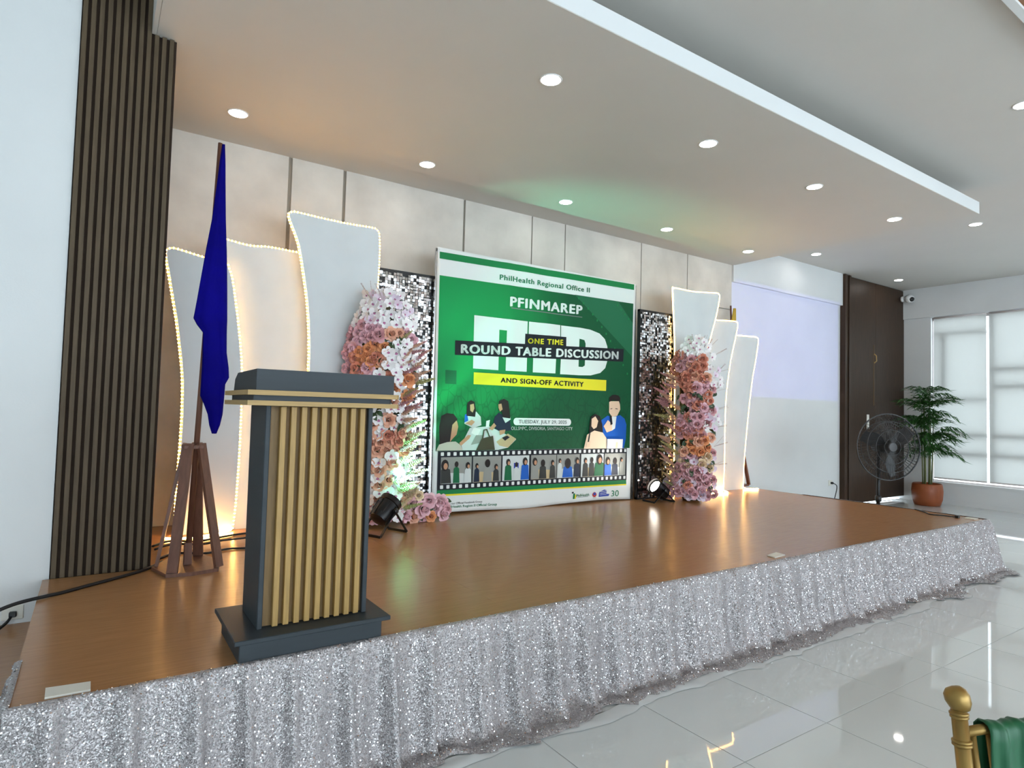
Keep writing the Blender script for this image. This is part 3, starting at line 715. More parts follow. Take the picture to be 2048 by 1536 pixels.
# tarpaulin itself, with thickness
sh = sheet('tarpaulin', rect(0, BWD, 0, BHT), Pw, 0)
so = sh.modifiers.new('thickness', 'SOLIDIFY'); so.thickness = .002; so.offset = -1
MB().box(BX - .012, BX + .013, BY + .008, BY + .033, S, S + 2.69).box(BX + 2.79, BX + 2.815, BY + .008, BY + .033, S, S + 2.69).box(BX - .01, BX + 2.81, BY + .008, BY + .033, S + 2.655, S + 2.685).build('frame', M_silverlamp, ban)
sheet('green_band', [(.025, 2.585), (2.77, 2.625), (2.77, 2.695), (.025, 2.655)], Pg, 1)
sheet('green_artwork', [(.03, .64), (2.765, .64), (2.765, 2.45), (.03, 2.415)], Part, 1)
# diagonal film strip in the upper right corner
fs_ = sheet('diagonal_film_strip', [(1.80, 2.44), (2.50, 2.447), (2.763, 2.20), (2.763, 1.78)], Pstrip, 2)
for k in range(12):
    cx, cz = 1.86 + k * .075, 2.405 - k * .047 - .0009 * k * k * 3
    if cx < 2.72: sheet('strip_hole', rect(cx - .011, cx + .011, cz - .013, cz + .013), Pg, 3, fs_, cut=False)
for k in range(4): sheet('strip_hole', rect(2.48 + k * .065, 2.50 + k * .065, 2.385 - k * .05, 2.41 - k * .05), Pg, 3, fs_, cut=False)
sheet('camera_motif', rect(.12, .25, 1.32, 1.46), Pdg, 2)
text('heading', 'PhilHealth Regional Office II', .75, 2.03, 2.452, 2.528, Ptxt, 2, .032, (2.475, 2.552), spacing=1.12)
text('subheading', 'PFINMAREP', .887, 1.922, 2.196, 2.305, Pw, 3, .045, (2.216, 2.326), spacing=1.14)
sheet('fine_print_line', [(.904, 2.176), (1.92, 2.182), (1.92, 2.191), (.904, 2.186)], Pgrey, 3)
# RTD block letters
for nm, pl in (('letter_r', [(.447, 1.494), (.765, 1.494), (.765, 2.055), (.447, 2.053)]), ('letter_r', [(.765, 1.93), (.862, 1.93), (.865, 2.055), (.765, 2.055)]),
               ('letter_r', [(.862, 1.70), (1.135, 1.70), (1.135, 2.057), (.862, 2.055)]), ('letter_r', [(.765, 1.66), (.90, 1.66), (.90, 1.765), (.765, 1.765)]),
               ('letter_r', [(.86, 1.494), (1.14, 1.498), (1.14, 1.70), (.86, 1.70)]),
               ('letter_t', [(1.153, 1.92), (1.60, 1.92), (1.60, 2.062), (1.153, 2.057)]), ('letter_t', [(1.225, 1.497), (1.545, 1.502), (1.545, 1.92), (1.225, 1.92)]),
               ('letter_d', [(1.612, 1.497), (1.89, 1.500), (1.89, 2.060), (1.612, 2.060)]), ('letter_d', [(1.89, 1.93), (1.965, 1.92), (2.20, 2.02), (2.05, 2.052), (1.89, 2.06)]),
               ('letter_d', [(1.985, 1.62), (1.95, 1.60), (1.89, 1.60), (1.89, 1.5), (2.08, 1.508), (2.23, 1.545), (2.31, 1.61), (2.337, 1.69), (2.335, 1.87), (2.29, 1.96), (2.20, 2.02), (1.965, 1.92), (1.985, 1.88)])):
    sheet(nm, pl, Pw, 3)
sheet('title_bar', [(.225, 1.62), (2.607, 1.706), (2.612, 1.863), (.225, 1.769)], Pk, 4)
sheet('title_tab', [(1.106, 1.80), (1.694, 1.82), (1.694, 1.932), (1.106, 1.918)], Pk, 4)
text('title_lettering', 'ROUND TABLE DISCUSSION', .293, 2.523, 1.640, 1.737, Pw, 5, .050, (1.727, 1.829), spacing=1.14)
text('title_lettering', 'ONE TIME', 1.143, 1.645, 1.812, 1.872, Py, 5, .040, (1.832, 1.897), spacing=1.2)
sheet('yellow_bar', [(.457, 1.330), (2.331, 1.333), (2.331, 1.464), (.457, 1.454)], Py, 4)
text('yellow_bar_lettering', 'AND SIGN-OFF ACTIVITY', .795, 1.972, 1.362, 1.417, Pk, 5, .040, (1.365, 1.425), spacing=1.12)
pill = sheet('date_pill', rrect(.98, 1.80, .908, .988, .039), Pw, 3)
text('date_lettering', 'TUESDAY, JULY 29, 2025', 1.05, 1.734, .916, .968, Pgrey, 4, .010)
text('venue_lettering', 'OLLSMPC, DIVISORIA, SANTIAGO CITY', .952, 1.826, .850, .893, Pw, 3, .014)
# printed photo cut-outs
def art(name, items, layer):
    p0 = None
    for k, (m, poly) in enumerate(items):
        o = sheet(name if p0 is None else 'photo_patch', poly, m, layer + k * .6, ban if p0 is None else p0, cut=False)
        if p0 is None: p0 = o
art('photo_woman_profile', [(Phair, [(.075, .70), (.062, .88), (.085, .995), (.149, 1.023), (.228, 1.014), (.272, .966), (.262, .912), (.235, .80), (.19, .70)]), (Psk, [(.214, .905), (.262, .95), (.272, .93), (.284, .885), (.266, .805), (.222, .765), (.19, .73), (.200, .80)]),
    (Pflor, [(.035, .645), (.066, .706), (.16, .731), (.256, .736), (.318, .698), (.345, .645)]), (Psk, [(.30, .72), (.40, .80), (.44, .80), (.42, .765), (.32, .69)])], 3)
art('photo_table', [(Ppaper, [(.324, .70), (.424, .875), (.667, .894), (1.022, .754), (.915, .665), (.781, .643), (.345, .645)]), (Pdesk, [(.76, .73), (.91, .817), (1.022, .76), (.915, .665), (.80, .69)]), (Pw, [(.44, .82), (.47, .88), (.56, .86), (.52, .79)]), (Pw, [(.62, .88), (.66, .89), (.67, .96), (.625, .95)]), (Pk, [(.83, .772), (.897, .796), (.934, .777), (.872, .74)]), (Pmid, [(.44, .70), (.56, .72), (.60, .80), (.50, .80)])], 3)
art('photo_woman_white_top', [(Ppaper, [(.354, .919), (.357, 1.01), (.406, 1.033), (.494, 1.046), (.553, .992), (.563, .904), (.462, .872)]), (Pblue, [(.354, .93), (.357, 1.01), (.385, 1.022), (.40, .95)]), (Phair, [(.375, 1.0), (.384, 1.136), (.427, 1.162), (.472, 1.144), (.49, 1.057), (.482, .99)]), (Psk, [(.416, 1.115), (.46, 1.127), (.47, 1.078), (.45, 1.034), (.42, 1.055)]), (Psk, [(.36, .92), (.44, .96), (.48, .94), (.44, .90)])], 6)
art('photo_woman_dark_top', [(Pnavy, [(.706, .894), (.729, .995), (.781, 1.041), (.849, 1.008), (.917, 1.021), (.95, .851), (.80, .84)]), (Ppaper, [(.83, .99), (.917, 1.03), (.94, .97), (.87, .93)]), (Phair, [(.775, 1.07), (.777, 1.164), (.843, 1.189), (.898, 1.168), (.923, 1.055), (.931, .98), (.836, .99), (.82, 1.05)]), (Psk, [(.771, 1.13), (.811, 1.137), (.827, 1.075), (.794, 1.052), (.775, 1.09)]), (Psk, [(.66, .87), (.72, .93), (.75, .90), (.70, .85)]), (Psk, [(.79, .85), (.87, .86), (.86, .82), (.80, .80)])], 6)
art('photo_bag', [(Pbag, [(.500, .645), (.568, .765), (.71, .794), (.738, .645)]), (Pbag, [(.568, .75), (.585, .86), (.60, .855), (.585, .75)]), (Pbag, [(.585, .86), (.632, .866), (.630, .852), (.60, .85)]), (Pbag, [(.632, .866), (.675, .775), (.66, .775), (.622, .85)])], 10)
art('photo_man_speaking', [(Pblue, [(2.272, .98), (2.37, 1.035), (2.46, 1.02), (2.583, 1.045), (2.66, 1.0), (2.693, .93), (2.69, .753), (2.66, .64), (2.364, .64), (2.30, .82)]), (Pw, [(2.41, 1.02), (2.52, 1.03), (2.50, .88), (2.44, .85)]), (Pskl, [(2.388, 1.21), (2.565, 1.215), (2.578, 1.115), (2.53, 1.037), (2.443, 1.022), (2.392, 1.073)]), (Phair, [(2.386, 1.20), (2.393, 1.258), (2.43, 1.285), (2.48, 1.292), (2.54, 1.285), (2.572, 1.255), (2.572, 1.17), (2.55, 1.215), (2.45, 1.225)]), (Pskl, [(2.309, .906), (2.375, .983), (2.446, .933), (2.448, .856), (2.362, .831)]), (Pk, [(2.4, 1.035), (2.434, 1.036), (2.454, .933), (2.42, .92)]), (Phair, [(2.41, 1.12), (2.44, 1.128), (2.44, 1.12), (2.41, 1.112)]), (Phair, [(2.49, 1.128), (2.53, 1.122), (2.53, 1.114), (2.49, 1.12)])], 3)
art('photo_woman_speaking', [(Phair, [(2.07, .80), (2.083, .95), (2.10, 1.02), (2.161, 1.053), (2.238, 1.025), (2.282, .931), (2.30, .80), (2.20, .78)]), (Pcream, [(2.0, .64), (2.044, .805), (2.159, .855), (2.294, .83), (2.364, .754), (2.367, .64)]), (Pskl, [(2.107, .992), (2.165, 1.024), (2.212, .968), (2.191, .893), (2.145, .872), (2.107, .905)]), (Pskl, [(2.03, .66), (2.05, .74), (2.10, .73), (2.09, .66)]), (Pk, [(2.055, .72), (2.085, .86), (2.10, .86), (2.075, .72)])], 8)
art('photo_sign_box', [(Pw, [(2.364, .754), (2.626, .751), (2.621, .637), (2.367, .637)]), (Pskl, [(2.50, .64), (2.51, .715), (2.54, .715), (2.54, .64)])], 13)
# film strip with seven stills
film = sheet('film_strip', [(.056, .25), (2.722, .247), (2.712, .638), (.056, .640)], Pk, 4)
for row, z0 in ((0, .592), (1, .262)):
    for k in range(36):
        x = .088 + k * (2.60 / 35.3); o = sheet('sprocket_hole', rrect(x, x + .036, z0, z0 + .036, .006, 2), Pw, 5, film, cut=False)
frames = [(.092, .455), (.472, .828), (.846, 1.205), (1.232, 1.594), (1.603, 1.945), (1.97, 2.325), (2.343, 2.694)]
rf = random.Random(21)
tops = [Pdk, Pnavy, Pdg, Pmid, Ppaper, Pdk, Pblue]
for k, (a, b) in enumerate(frames):
    w = b - a; st_ = sheet('film_still', rect(a, b, .310, .578), Pmid if k not in (2, 5) else Ppaper, 5, film, cut=False)
    sheet('still_table', [(a + .05 * w, .312), (a + .9 * w, .312), (a + .75 * w, .41), (a + .25 * w, .42)], Ppaper if k % 2 == 0 else Pdesk, 5.6, st_, cut=False)
    if k == 2: sheet('still_screen', rect(a + .42 * w, a + .60 * w, .44, .50), Plogo, 5.8, st_, cut=False)
    for q in range(3):
        cx = a + w * (.16 + .34 * q + rf.uniform(-.05, .05)); s = rf.uniform(.8, 1.25) * (1.25 if q == (k % 3) else .8); zc = .47 + rf.uniform(-.02, .03)
        bw = .055 * s
        x0, x1 = max(a + .002, cx - bw), min(b - .002, cx + bw)
        sheet('still_person', [(x0, .315), (x1, .315), (min(x1, cx + bw * .8), zc - .03), (cx, zc), (max(x0, cx - bw * .8), zc - .03)], tops[(k + q * 2) % 7], 6.2 + q * .7, st_, cut=False)
        rx = min(.032 * s, cx - a - .002, b - cx - .002)
        sheet('still_hair', ell(cx, zc + .015, rx, .042 * s, 12), Phair, 6.4 + q * .7, st_, cut=False)
        if q != 1: sheet('still_face', ell(cx + .008, zc + .005, rx * .55, .024 * s, 10), Psk, 6.6 + q * .7, st_, cut=False)
sheet('green_foot_band', [(.055, .205), (2.725, .198), (2.722, .247), (.056, .250)], Pg, 2)
sheet('yellow_foot_line', [(.055, .188), (2.725, .182), (2.725, .198), (.055, .205)], Py, 2)
text('foot_lettering', 'Join our Official Facebook Group', .163, .603, .092, .122, Pgrey, 2, .008, (.090, .118))
text('foot_lettering', 'PhilHealth Region II Official Group', .165, .793, .044, .086, Ptxt, 2, .018, (.040, .080))
lg = sheet('health_logo', [(1.86, .05), (1.885, .05), (1.893, .125), (1.868, .125)], Pg, 2, cut=False)
sheet('logo_patch', [(1.845, .125), (1.87, .125), (1.875, .142), (1.845, .142)], Pk, 2, lg, cut=False); sheet('logo_patch', [(1.886, .05), (1.906, .05), (1.91, .11), (1.893, .11)], Py, 2, lg, cut=False)
text('logo_lettering', 'PhilHealth', 1.912, 2.113, .076, .112, Ptxt, 2, .02, (.078, .116), parent=lg)
sheet('logo_patch', rect(1.93, 2.09, .066, .071), Pgrey, 2, lg, cut=False)
rl = sheet('round_logo', ell(2.20, .088, .036, .036, 16), Pred, 2, cut=False); sheet('logo_patch', ell(2.20, .100, .022, .020, 12), Plogo, 3, rl, cut=False); sheet('logo_patch', rect(2.17, 2.23, .040, .046), Pgrey, 2, rl, cut=False)
bl = sheet('blue_logo', [(2.27, .05), (2.44, .055), (2.45, .085), (2.40, .09), (2.40, .135), (2.36, .145), (2.28, .12)], Plogo, 2, cut=False)
for z in (.075, .098, .118): sheet('logo_patch', [(2.29, z), (2.40, z + .008), (2.40, z + .013), (2.29, z + .005)], Pw, 3, bl, cut=False)
text('anniversary_number', '30', 2.48, 2.605, .045, .128, Ptxt, 2, .0)

# ================================================================== FLOWERS
def fm(n, c, r=.6): return mat('petal ' + n, c, r, vary=.10, vscale=25, sheen=.2)
F_pink = fm('pink', (238, 190, 200)); F_dusty = fm('dusty pink', (222, 168, 174)); F_peach = fm('peach', (240, 184, 156)); F_orange = fm('orange', (236, 160, 108)); F_coral = fm('coral', (224, 148, 124))
F_white = fm('orchid white', (250, 244, 244)); F_mag = fm('orchid throat', (190, 112, 156)); F_lilac = fm('lilac', (232, 216, 232)); F_plume = fm('peach plume', (236, 196, 170)); F_plume2 = fm('pale green plume', (206, 202, 140)); F_cream = fm('cream', (240, 214, 178))
F_leaf = mat('dark leaf', (54, 76, 48), .5, vary=.2, vscale=20); F_core = mat('floral foam netting', (58, 62, 44), .9, vary=.3, vscale=20); F_twig = mat('pale twig', (186, 170, 166), .7)
def petal(B, base_r, length, width, tilt, ang, curl, z0):
    """a cupped 3x4 petal patch, axis +Z facing outwards"""
    vs = []; rows = 4
    for i in range(rows):
        t = i / (rows - 1); w = width * math.sin(PI * (.18 + .62 * t)); a = tilt + curl * t
        r = base_r + length * t * math.cos(a); z = z0 + length * t * math.sin(a)
        for s in (-1, 0, 1):
            x, y = r - (.22 * w if s == 0 else 0) * -1 * .6, s * w
            ca, sa = math.cos(ang), math.sin(ang); vs.append((x * ca - y * sa, x * sa + y * ca, z + (0 if s == 0 else .12 * w)))
    fs = []
    for i in range(rows - 1):
        for k in range(2): fs.append((i * 3 + k, i * 3 + k + 1, (i + 1) * 3 + k + 1, (i + 1) * 3 + k))
    B.add(vs, fs)
def rose_mesh(name, m, open_=1.0):
    B = MB()
    for ring, (n, r, L, w, tilt, curl, z) in enumerate(((3, .003, .030, .013, 1.45, .25, .016), (4, .009, .036, .018, 1.30, .10, .010), (5, .014, .040, .022, 1.02, -.25, .004), (6, .017, .043, .026, .62 * open_, -.55, 0))):
        for k in range(n): petal(B, r, L, w, tilt, 2 * PI * (k + ring * .4) / n, curl, z)
    me = bpy.data.meshes.new(name); me.from_pydata(B.v, [], B.f); me.materials.append(m); me.polygons.foreach_set('use_smooth', [True] * len(me.polygons)); return me
def orchid_mesh(name, m):
    B = MB()
    for k, (a, L, w) in enumerate(((PI / 2, .042, .016), (.10, .045, .027), (PI - .10, .045, .027), (-.95, .040, .015), (PI + .95, .040, .015))):
        petal(B, .004, L, w, .22, a, .12, 0)
    nf = len(B.f)
    for a in (-PI / 2, -PI / 2 - .8, -PI / 2 + .8): petal(B, .002, .012, .005, .9, a, -.6, .003)
    B.add([(.005, 0, .01), (-.005, 0, .01), (0, .005, .014), (0, -.005, .014)], [(0, 2, 1), (0, 1, 3)])
    me = bpy.data.meshes.new(name); me.from_pydata(B.v, [], B.f); me.materials.append(m); me.materials.append(F_mag)
    me.polygons.foreach_set('use_smooth', [True] * len(me.polygons)); me.polygons.foreach_set('material_index', [0] * nf + [1] * (len(B.f) - nf)); return me
def plume_mesh(name, m, seed):
    r = random.Random(seed); B = MB(); L = .28
    B.tube([(0, 0, 0), (.01, .005, L * .5), (0, .02, L)], .003, 4)
    for k in range(64):
        t = .12 + .88 * k / 64; a = k * 2.4; rad = .050 * (1 - t) + .010; z = L * t
        c = Vector((math.cos(a) * rad, math.sin(a) * rad + .02 * t, z + rad * .8)); b = Vector((0, .02 * t, z))
        d = (c - b); s = d.cross(Vector((0, 0, 1))).normalized() * .014 if d.cross(Vector((0, 0, 1))).length > 1e-6 else Vector((.008, 0, 0))
        B.add([b, b.lerp(c, .55) + s, c, b.lerp(c, .55) - s], [(0, 1, 2, 3)])
    me = bpy.data.meshes.new(name); me.from_pydata([tuple(v) for v in B.v], [], B.f); me.materials.append(m); return me
def leaf_mesh():
    V = []; F = []
    for i in range(5):
        t = i / 4; w = .024 * math.sin(PI * (.06 + .9 * t)); z = .012 * math.sin(PI * t)
        V += [(-w, t * .085, z + w * .35), (0, t * .085, z), (w, t * .085, z + w * .35)]
    for i in range(4):
        for k in range(2): F.append((i * 3 + k, i * 3 + k + 1, i * 3 + k + 4, i * 3 + k + 3))
    me = bpy.data.meshes.new('leaf'); me.from_pydata(V, [], F); me.materials.append(F_leaf); me.polygons.foreach_set('use_smooth', [True] * len(F)); return me
ROSE = {k: rose_mesh('rose', m) for k, m in (('pink', F_pink), ('dusty', F_dusty), ('peach', F_peach), ('orange', F_orange), ('coral', F_coral), ('lilac', F_lilac), ('cream', F_cream))}
ORC = {'white': orchid_mesh('orchid', F_white), 'lilac': orchid_mesh('orchid', F_lilac)}
PLU = [plume_mesh('plume', F_plume, 1), plume_mesh('plume', F_plume2, 2), plume_mesh('plume', F_dusty, 3)]
LEAF = leaf_mesh()
def twig_mesh():
    r = random.Random(4); B = MB()
    for k in range(4):
        a = r.uniform(-.5, .5); p = [Vector((0, 0, 0)), Vector((a * .06, r.uniform(-.02, .02), .10)), Vector((a * .16, r.uniform(-.05, .05), .22))]
        B.tube(p, .002, 3)
        for q in range(5):
            c = p[1].lerp(p[2], q / 4); s = .006
            B.add([c + Vector((s, 0, 0)), c + Vector((0, s, 0)), c + Vector((-s, 0, 0)), c + Vector((0, -s, 0)), c + Vector((0, 0, s * 1.6))], [(0, 1, 4), (1, 2, 4), (2, 3, 4), (3, 0, 4)])
    me = bpy.data.meshes.new('twig'); me.from_pydata([tuple(v) for v in B.v], [], B.f); me.materials.append(F_twig); return me
TWIG = twig_mesh()
def place(me, name, parent, loc, direction, scale, roll, r):
    """instance facing 'direction' (its local +Z)"""
    o = bpy.data.objects.new(name, me); COL.objects.link(o); o.parent = parent
    o.location = Vector(loc) - wloc(parent)
    d = Vector(direction).normalized(); q = d.to_track_quat('Z', 'Y'); q = q @ Euler((0, 0, roll)).to_quaternion()
    o.rotation_mode = 'QUATERNION'; o.rotation_quaternion = q; o.scale = (scale,) * 3
    return o
def flower_column(cx, cy, ztop, halfw, label, zones, plume_side, seed, group):
    t = thing('flower_column', (cx, cy, S), label, 'flower arrangement', group)
    r = random.Random(seed)
    prof = [(.10, 0)] + [(max(.03, halfw(S + (ztop - S) * k / 12) * .50), (ztop - S) * k / 12) for k in range(1, 12)] + [(.04, (ztop - S) * .96)]
    MB().lathe(prof, (cx, cy, S), 14).build('core', F_core, t, smooth=True)
    vdir = Vector((-cx, -cy, 0)).normalized(); side = Vector((-vdir.y, vdir.x, 0)); side = side if side.x > 0 else -side; axis = Vector((cx, cy, 0))
    # zones: list of (z0, z1, u0, u1, kind list, count)  u = -1..1 across the visible width
    placed = []
    def free(x, z, d):
        for px, pz in placed:
            if (px - x) ** 2 + (pz - z) ** 2 < d * d: return False
        return True
    for z0, z1, u0, u1, kinds, cnt in zones:
        n = 0; tries = 0
        while n < cnt and tries < cnt * 14:
            tries += 1
            z = max(S + .088, r.uniform(z0, z1)); u = r.uniform(u0, u1); hw = halfw(z); k = r.choice(kinds)
            x = cx + u * hw
            if not free(x, z, .056 if k != 'leaf' else .03): continue
            uc = max(-.97, min(.97, u)); q = math.sqrt(1 - uc * uc)
            pos = axis + side * (u * hw) + vdir * (q * hw * .8 + r.uniform(0, .05)); y = pos.y; fx_ = pos.x
            d = side * (uc * .9 + r.gauss(0, .2)) + vdir * (q * 1.0 + .25); d.z = r.gauss(.12, .25)
            if k in ROSE: place(ROSE[k], 'rose', t, (fx_, y, z), d, r.uniform(1.0, 1.35), r.uniform(0, 6), r)
            elif k == 'orchid': place(ORC['white'], 'orchid', t, (fx_ + vdir.x * .02, y + vdir.y * .02, z), d, r.uniform(1.05, 1.4), r.gauss(0, .35), r)
            elif k == 'lilac_orchid': place(ORC['lilac'], 'orchid', t, (fx_ + vdir.x * .02, y + vdir.y * .02, z), d, r.uniform(1.0, 1.3), r.gauss(0, .35), r)
            elif k == 'leaf': place(LEAF, 'leaf', t, (fx_, y, z), (d[0], d[1], d[2] + .4), r.uniform(.9, 1.3), r.uniform(0, 6), r)
            if k != 'leaf': placed.append((x, z))
            n += 1
    # plumes on the outer side, reaching out
    n = 46; s = plume_side
    for k in range(n):
        z = S + .12 + (ztop - S - .55) * (k + r.uniform(-.3, .3)) / (n - 1)
        hw = halfw(z); q = r.uniform(.35, .95); pos = axis + side * (s * hw * q) + vdir * (hw * .8 * math.sqrt(1 - q * q) + .02)
        d = side * (s * r.uniform(.6, 1.2)) + vdir * r.uniform(.05, .45); d.z = r.uniform(.15, .9)
        place(PLU[r.choice((0, 0, 0, 2, 2, 1))], 'plume', t, (pos.x, pos.y, z), d, r.uniform(.55, .8), r.uniform(0, 6), r)
    # leaves filling in between
    for k in range(60):
        z = r.uniform(S + .1, ztop - .12); u = r.uniform(-.95, .95); hw = halfw(z); q = math.sqrt(1 - u * u)
        pos = axis + side * (u * hw * .9) + vdir * (q * hw * .72); d = side * u + vdir * q; d.z = .6
        place(LEAF, 'leaf', t, (pos.x, pos.y, z), d, r.uniform(1, 1.5), r.uniform(0, 6), r)
    return t, r
def lerp_tab(tab):
    def f(z):
        if z <= tab[0][0]: return tab[0][1]
        for (a, b), (c, d) in zip(tab[:-1], tab[1:]):
            if z <= c: return b + (d - b) * (z - a) / (c - a)
        return tab[-1][1]
    return f
hwL = lerp_tab([(.55, .26), (.8, .23), (1.2, .24), (1.6, .27), (1.9, .30), (2.1, .31), (2.35, .28), (2.55, .22), (2.7, .12)])
flL, rL = flower_column(2.21, 5.41, 2.64, hwL, 'tall column of pink, orange and white flowers behind the podium', [
    (2.36, 2.66, -1, 1, ['orchid', 'orchid', 'lilac_orchid'], 34), (2.20, 2.38, -1, -.1, ['pink', 'dusty', 'pink'], 10), (2.22, 2.36, 0, .8, ['pink', 'peach', 'leaf'], 9),
    (1.98, 2.22, -.8, .1, ['orange', 'orange', 'coral', 'leaf'], 16), (2.0, 2.25, -1.05, -.7, ['pink'], 4), (1.98, 2.20, .1, .9, ['orchid'], 22),
    (1.86, 2.02, -.2, .9, ['orange', 'peach', 'orchid', 'coral'], 14), (1.70, 1.98, -1.05, -.2, ['pink', 'pink', 'dusty', 'coral'], 20), (1.70, 1.88, -.2, .9, ['orange', 'coral', 'orchid'], 14),
    (1.42, 1.70, -1, .9, ['orchid', 'orchid', 'peach', 'leaf'], 40), (1.22, 1.42, -1, .9, ['peach', 'coral', 'peach', 'orchid'], 26), (.74, 1.24, -1, .9, ['orchid', 'orchid', 'orchid', 'peach'], 62), (.57, .76, -1, 1, ['dusty', 'pink', 'orchid'], 24)], 1, 5, 'flower columns')
for k in range(5): place(TWIG, 'twig', flL, (2.02 + .1 * k, 5.25, 2.56), (-.6 + .25 * k, -.2, 1), .8, k, rL)
hwR = lerp_tab([(.55, .36), (.8, .30), (1.2, .29), (1.6, .30), (2.0, .32), (2.3, .28), (2.5, .2), (2.62, .12)])
flR, rR = flower_column(6.30, 5.22, 2.50, hwR, 'tall column of dusty pink and white flowers beside the right white panels', [
    (2.34, 2.60, -.5, .9, ['orchid', 'orchid'], 24), (2.18, 2.38, -.8, .4, ['peach', 'coral', 'dusty'], 14), (1.95, 2.24, -.5, .5, ['pink', 'coral', 'coral', 'orange', 'peach'], 24), (1.98, 2.20, .45, 1.1, ['orchid', 'orchid', 'lilac_orchid'], 14),
    (1.72, 1.97, -.3, .9, ['coral', 'coral', 'dusty', 'leaf'], 20), (1.60, 1.75, -.5, .5, ['dusty', 'pink', 'leaf'], 12), (1.45, 1.72, .45, 1.1, ['orchid', 'lilac_orchid', 'dusty'], 14), (1.36, 1.62, -.5, .5, ['dusty', 'pink', 'coral'], 16),
    (1.15, 1.40, -.3, .8, ['orange', 'peach', 'leaf', 'peach'], 18), (.95, 1.20, -.6, .9, ['dusty', 'cream', 'pink', 'leaf', 'lilac_orchid'], 30), (.75, .98, -.6, .9, ['pink', 'dusty', 'lilac_orchid', 'leaf'], 32), (.57, .78, -1.1, .8, ['dusty', 'coral', 'dusty', 'pink', 'lilac'], 44)], -1, 9, 'flower columns')
for k in range(7): place(TWIG, 'twig', flR, (6.46 + .02 * (k % 2), 5.02, 1.0 + k * .23), (.75, -.75, rR.uniform(.2, .8)), .75, k, rR)
for k in range(4): place(TWIG, 'twig', flR, (6.25 + .08 * k, 5.15, 2.46), (-.2 + .3 * k, -.2, 1), .8, k, rR)
# low rose bunch at the foot of the banner
rb = thing('rose_bunch', (2.64, 5.38, S), 'low bunch of pink roses lying at the foot of the left sequin wall', 'flower arrangement')
MB().lathe([(.02, .004), (.12, .012), (.12, .09), (.04, .14)], (2.64, 5.42, S), 12).build('core', F_core, rb, smooth=True)
rr = random.Random(2)
for k, (x, z, kind, s) in enumerate(((2.49, .74, 'pink', 1.3), (2.50, .60, 'peach', 1.15), (2.585, .675, 'pink', 1.55), (2.60, .60, 'dusty', 1.15), (2.66, .745, 'pink', 1.3), (2.675, .60, 'orange', .95), (2.73, .66, 'pink', 1.25), (2.77, .745, 'pink', 1.25), (2.80, .61, 'pink', 1.25), (2.815, .70, 'pink', 1.2), (2.84, .65, 'dusty', 1.1), (2.54, .80, 'cream', .9), (2.43, .66, 'coral', 1.0), (2.45, .80, 'dusty', 1.1))):
    place(ROSE[kind], 'rose', rb, (x, 5.31 - .02 * (k % 3), z), (rr.gauss(0, .3), -1, rr.gauss(.25, .2)), s, k, rr)
for k in range(16): place(LEAF, 'leaf', rb, (2.45 + .42 * rr.random(), 5.33, .60 + .16 * rr.random()), (rr.gauss(0, .5), -1, .7), 1.1, rr.uniform(0, 6), rr)

# ================================================================== STAGE LAMPS
def par_lamp(c, aim, label, lens_m, light_color, power, spot, grp='stage lamps'):
    c = Vector(c); ax_ = (Vector(aim) - c).normalized()
    t = thing('stage_lamp', (c.x, c.y, S), label, 'stage lamp', grp)
    body = MB().lathe([(.045, -.13), (.075, -.115), (.088, -.06), (.090, .05), (.098, .055), (.098, .10), (.092, .102), (.090, .07)], c, 20, ax_)
    smooth_by_angle(body.build('housing', M_blackmetal, t))
    MB().lathe([(.088, .066), (.06, .074), (.0005, .078)], c, 20, ax_).build('lens', lens_m, t, smooth=True)
    side = ax_.cross(Vector((0, 0, 1))).normalized()
    fins = MB()
    for k in range(8):
        a = 2 * PI * k / 8; n = (side * math.cos(a) + ax_.cross(side) * math.sin(a)); fins.bar(c - ax_ * .11 + n * .080, c + ax_ * .04 + n * .094, .006, .012, up=n)
    fins.build('cooling_fins', M_black, t)
    fwd = Vector((ax_.x, ax_.y, 0)).normalized()
    for s, nm in ((1, .16), (-1, -.16)):
        b = MB(); z = S + .010
        p = [c + side * .105, Vector((c.x, c.y, 0)) + side * .105 + fwd * nm, Vector((c.x, c.y, 0)) - side * .105 + fwd * nm, c - side * .105]
        p[1].z = z; p[2].z = z
        for q, w in zip(p[:-1], p[1:]): b.bar(q, w, .022, .007, up=fwd)
        b.build('bracket', M_blackmetal, t)
    for s in (1, -1): MB().lathe([(.018, 0), (.022, .006), (.022, .022), (.012, .028)], c + side * s * .108, 10, side * s).build('tilt_knob', M_black, t)
    ld = bpy.data.lights.new('stage_lamp_beam', 'SPOT'); ld.energy = power; ld.color = light_color; ld.spot_size = math.radians(spot); ld.spot_blend = .85; ld.shadow_soft_size = .05
    lo = bpy.data.objects.new('stage_lamp_beam', ld); COL.objects.link(lo); lo.parent = t; lo.location = c + ax_ * .115 - Vector(t.location)
    lo.rotation_mode = 'QUATERNION'; lo.rotation_quaternion = ax_.to_track_quat('-Z', 'Y')
    return t
M_lensG = mat('mint lit lens', (200, 255, 230), .2, emit=(130, 255, 210), emit_s=6); M_lensW = mat('white lit lens', (255, 250, 240), .2, emit=(255, 246, 232), emit_s=14)
pl = par_lamp((2.075, 4.93, .755), (3.45, 5.56, 2.05), 'black stage lamp with mint light beside the podium', M_lensG, (.16, 1.0, .60), 240, 60)
box('indicator', 2.02, 2.035, 4.855, 4.862, .655, .663, mat('red indicator', (255, 60, 40), .4, emit=(255, 60, 30), emit_s=4), pl)
par_lamp((5.77, 5.27, .70), (4.9, 5.35, 1.25), 'stage lamp with bright white lens beside the right flower column', M_lensW, (1.0, .93, .84), 45, 75)

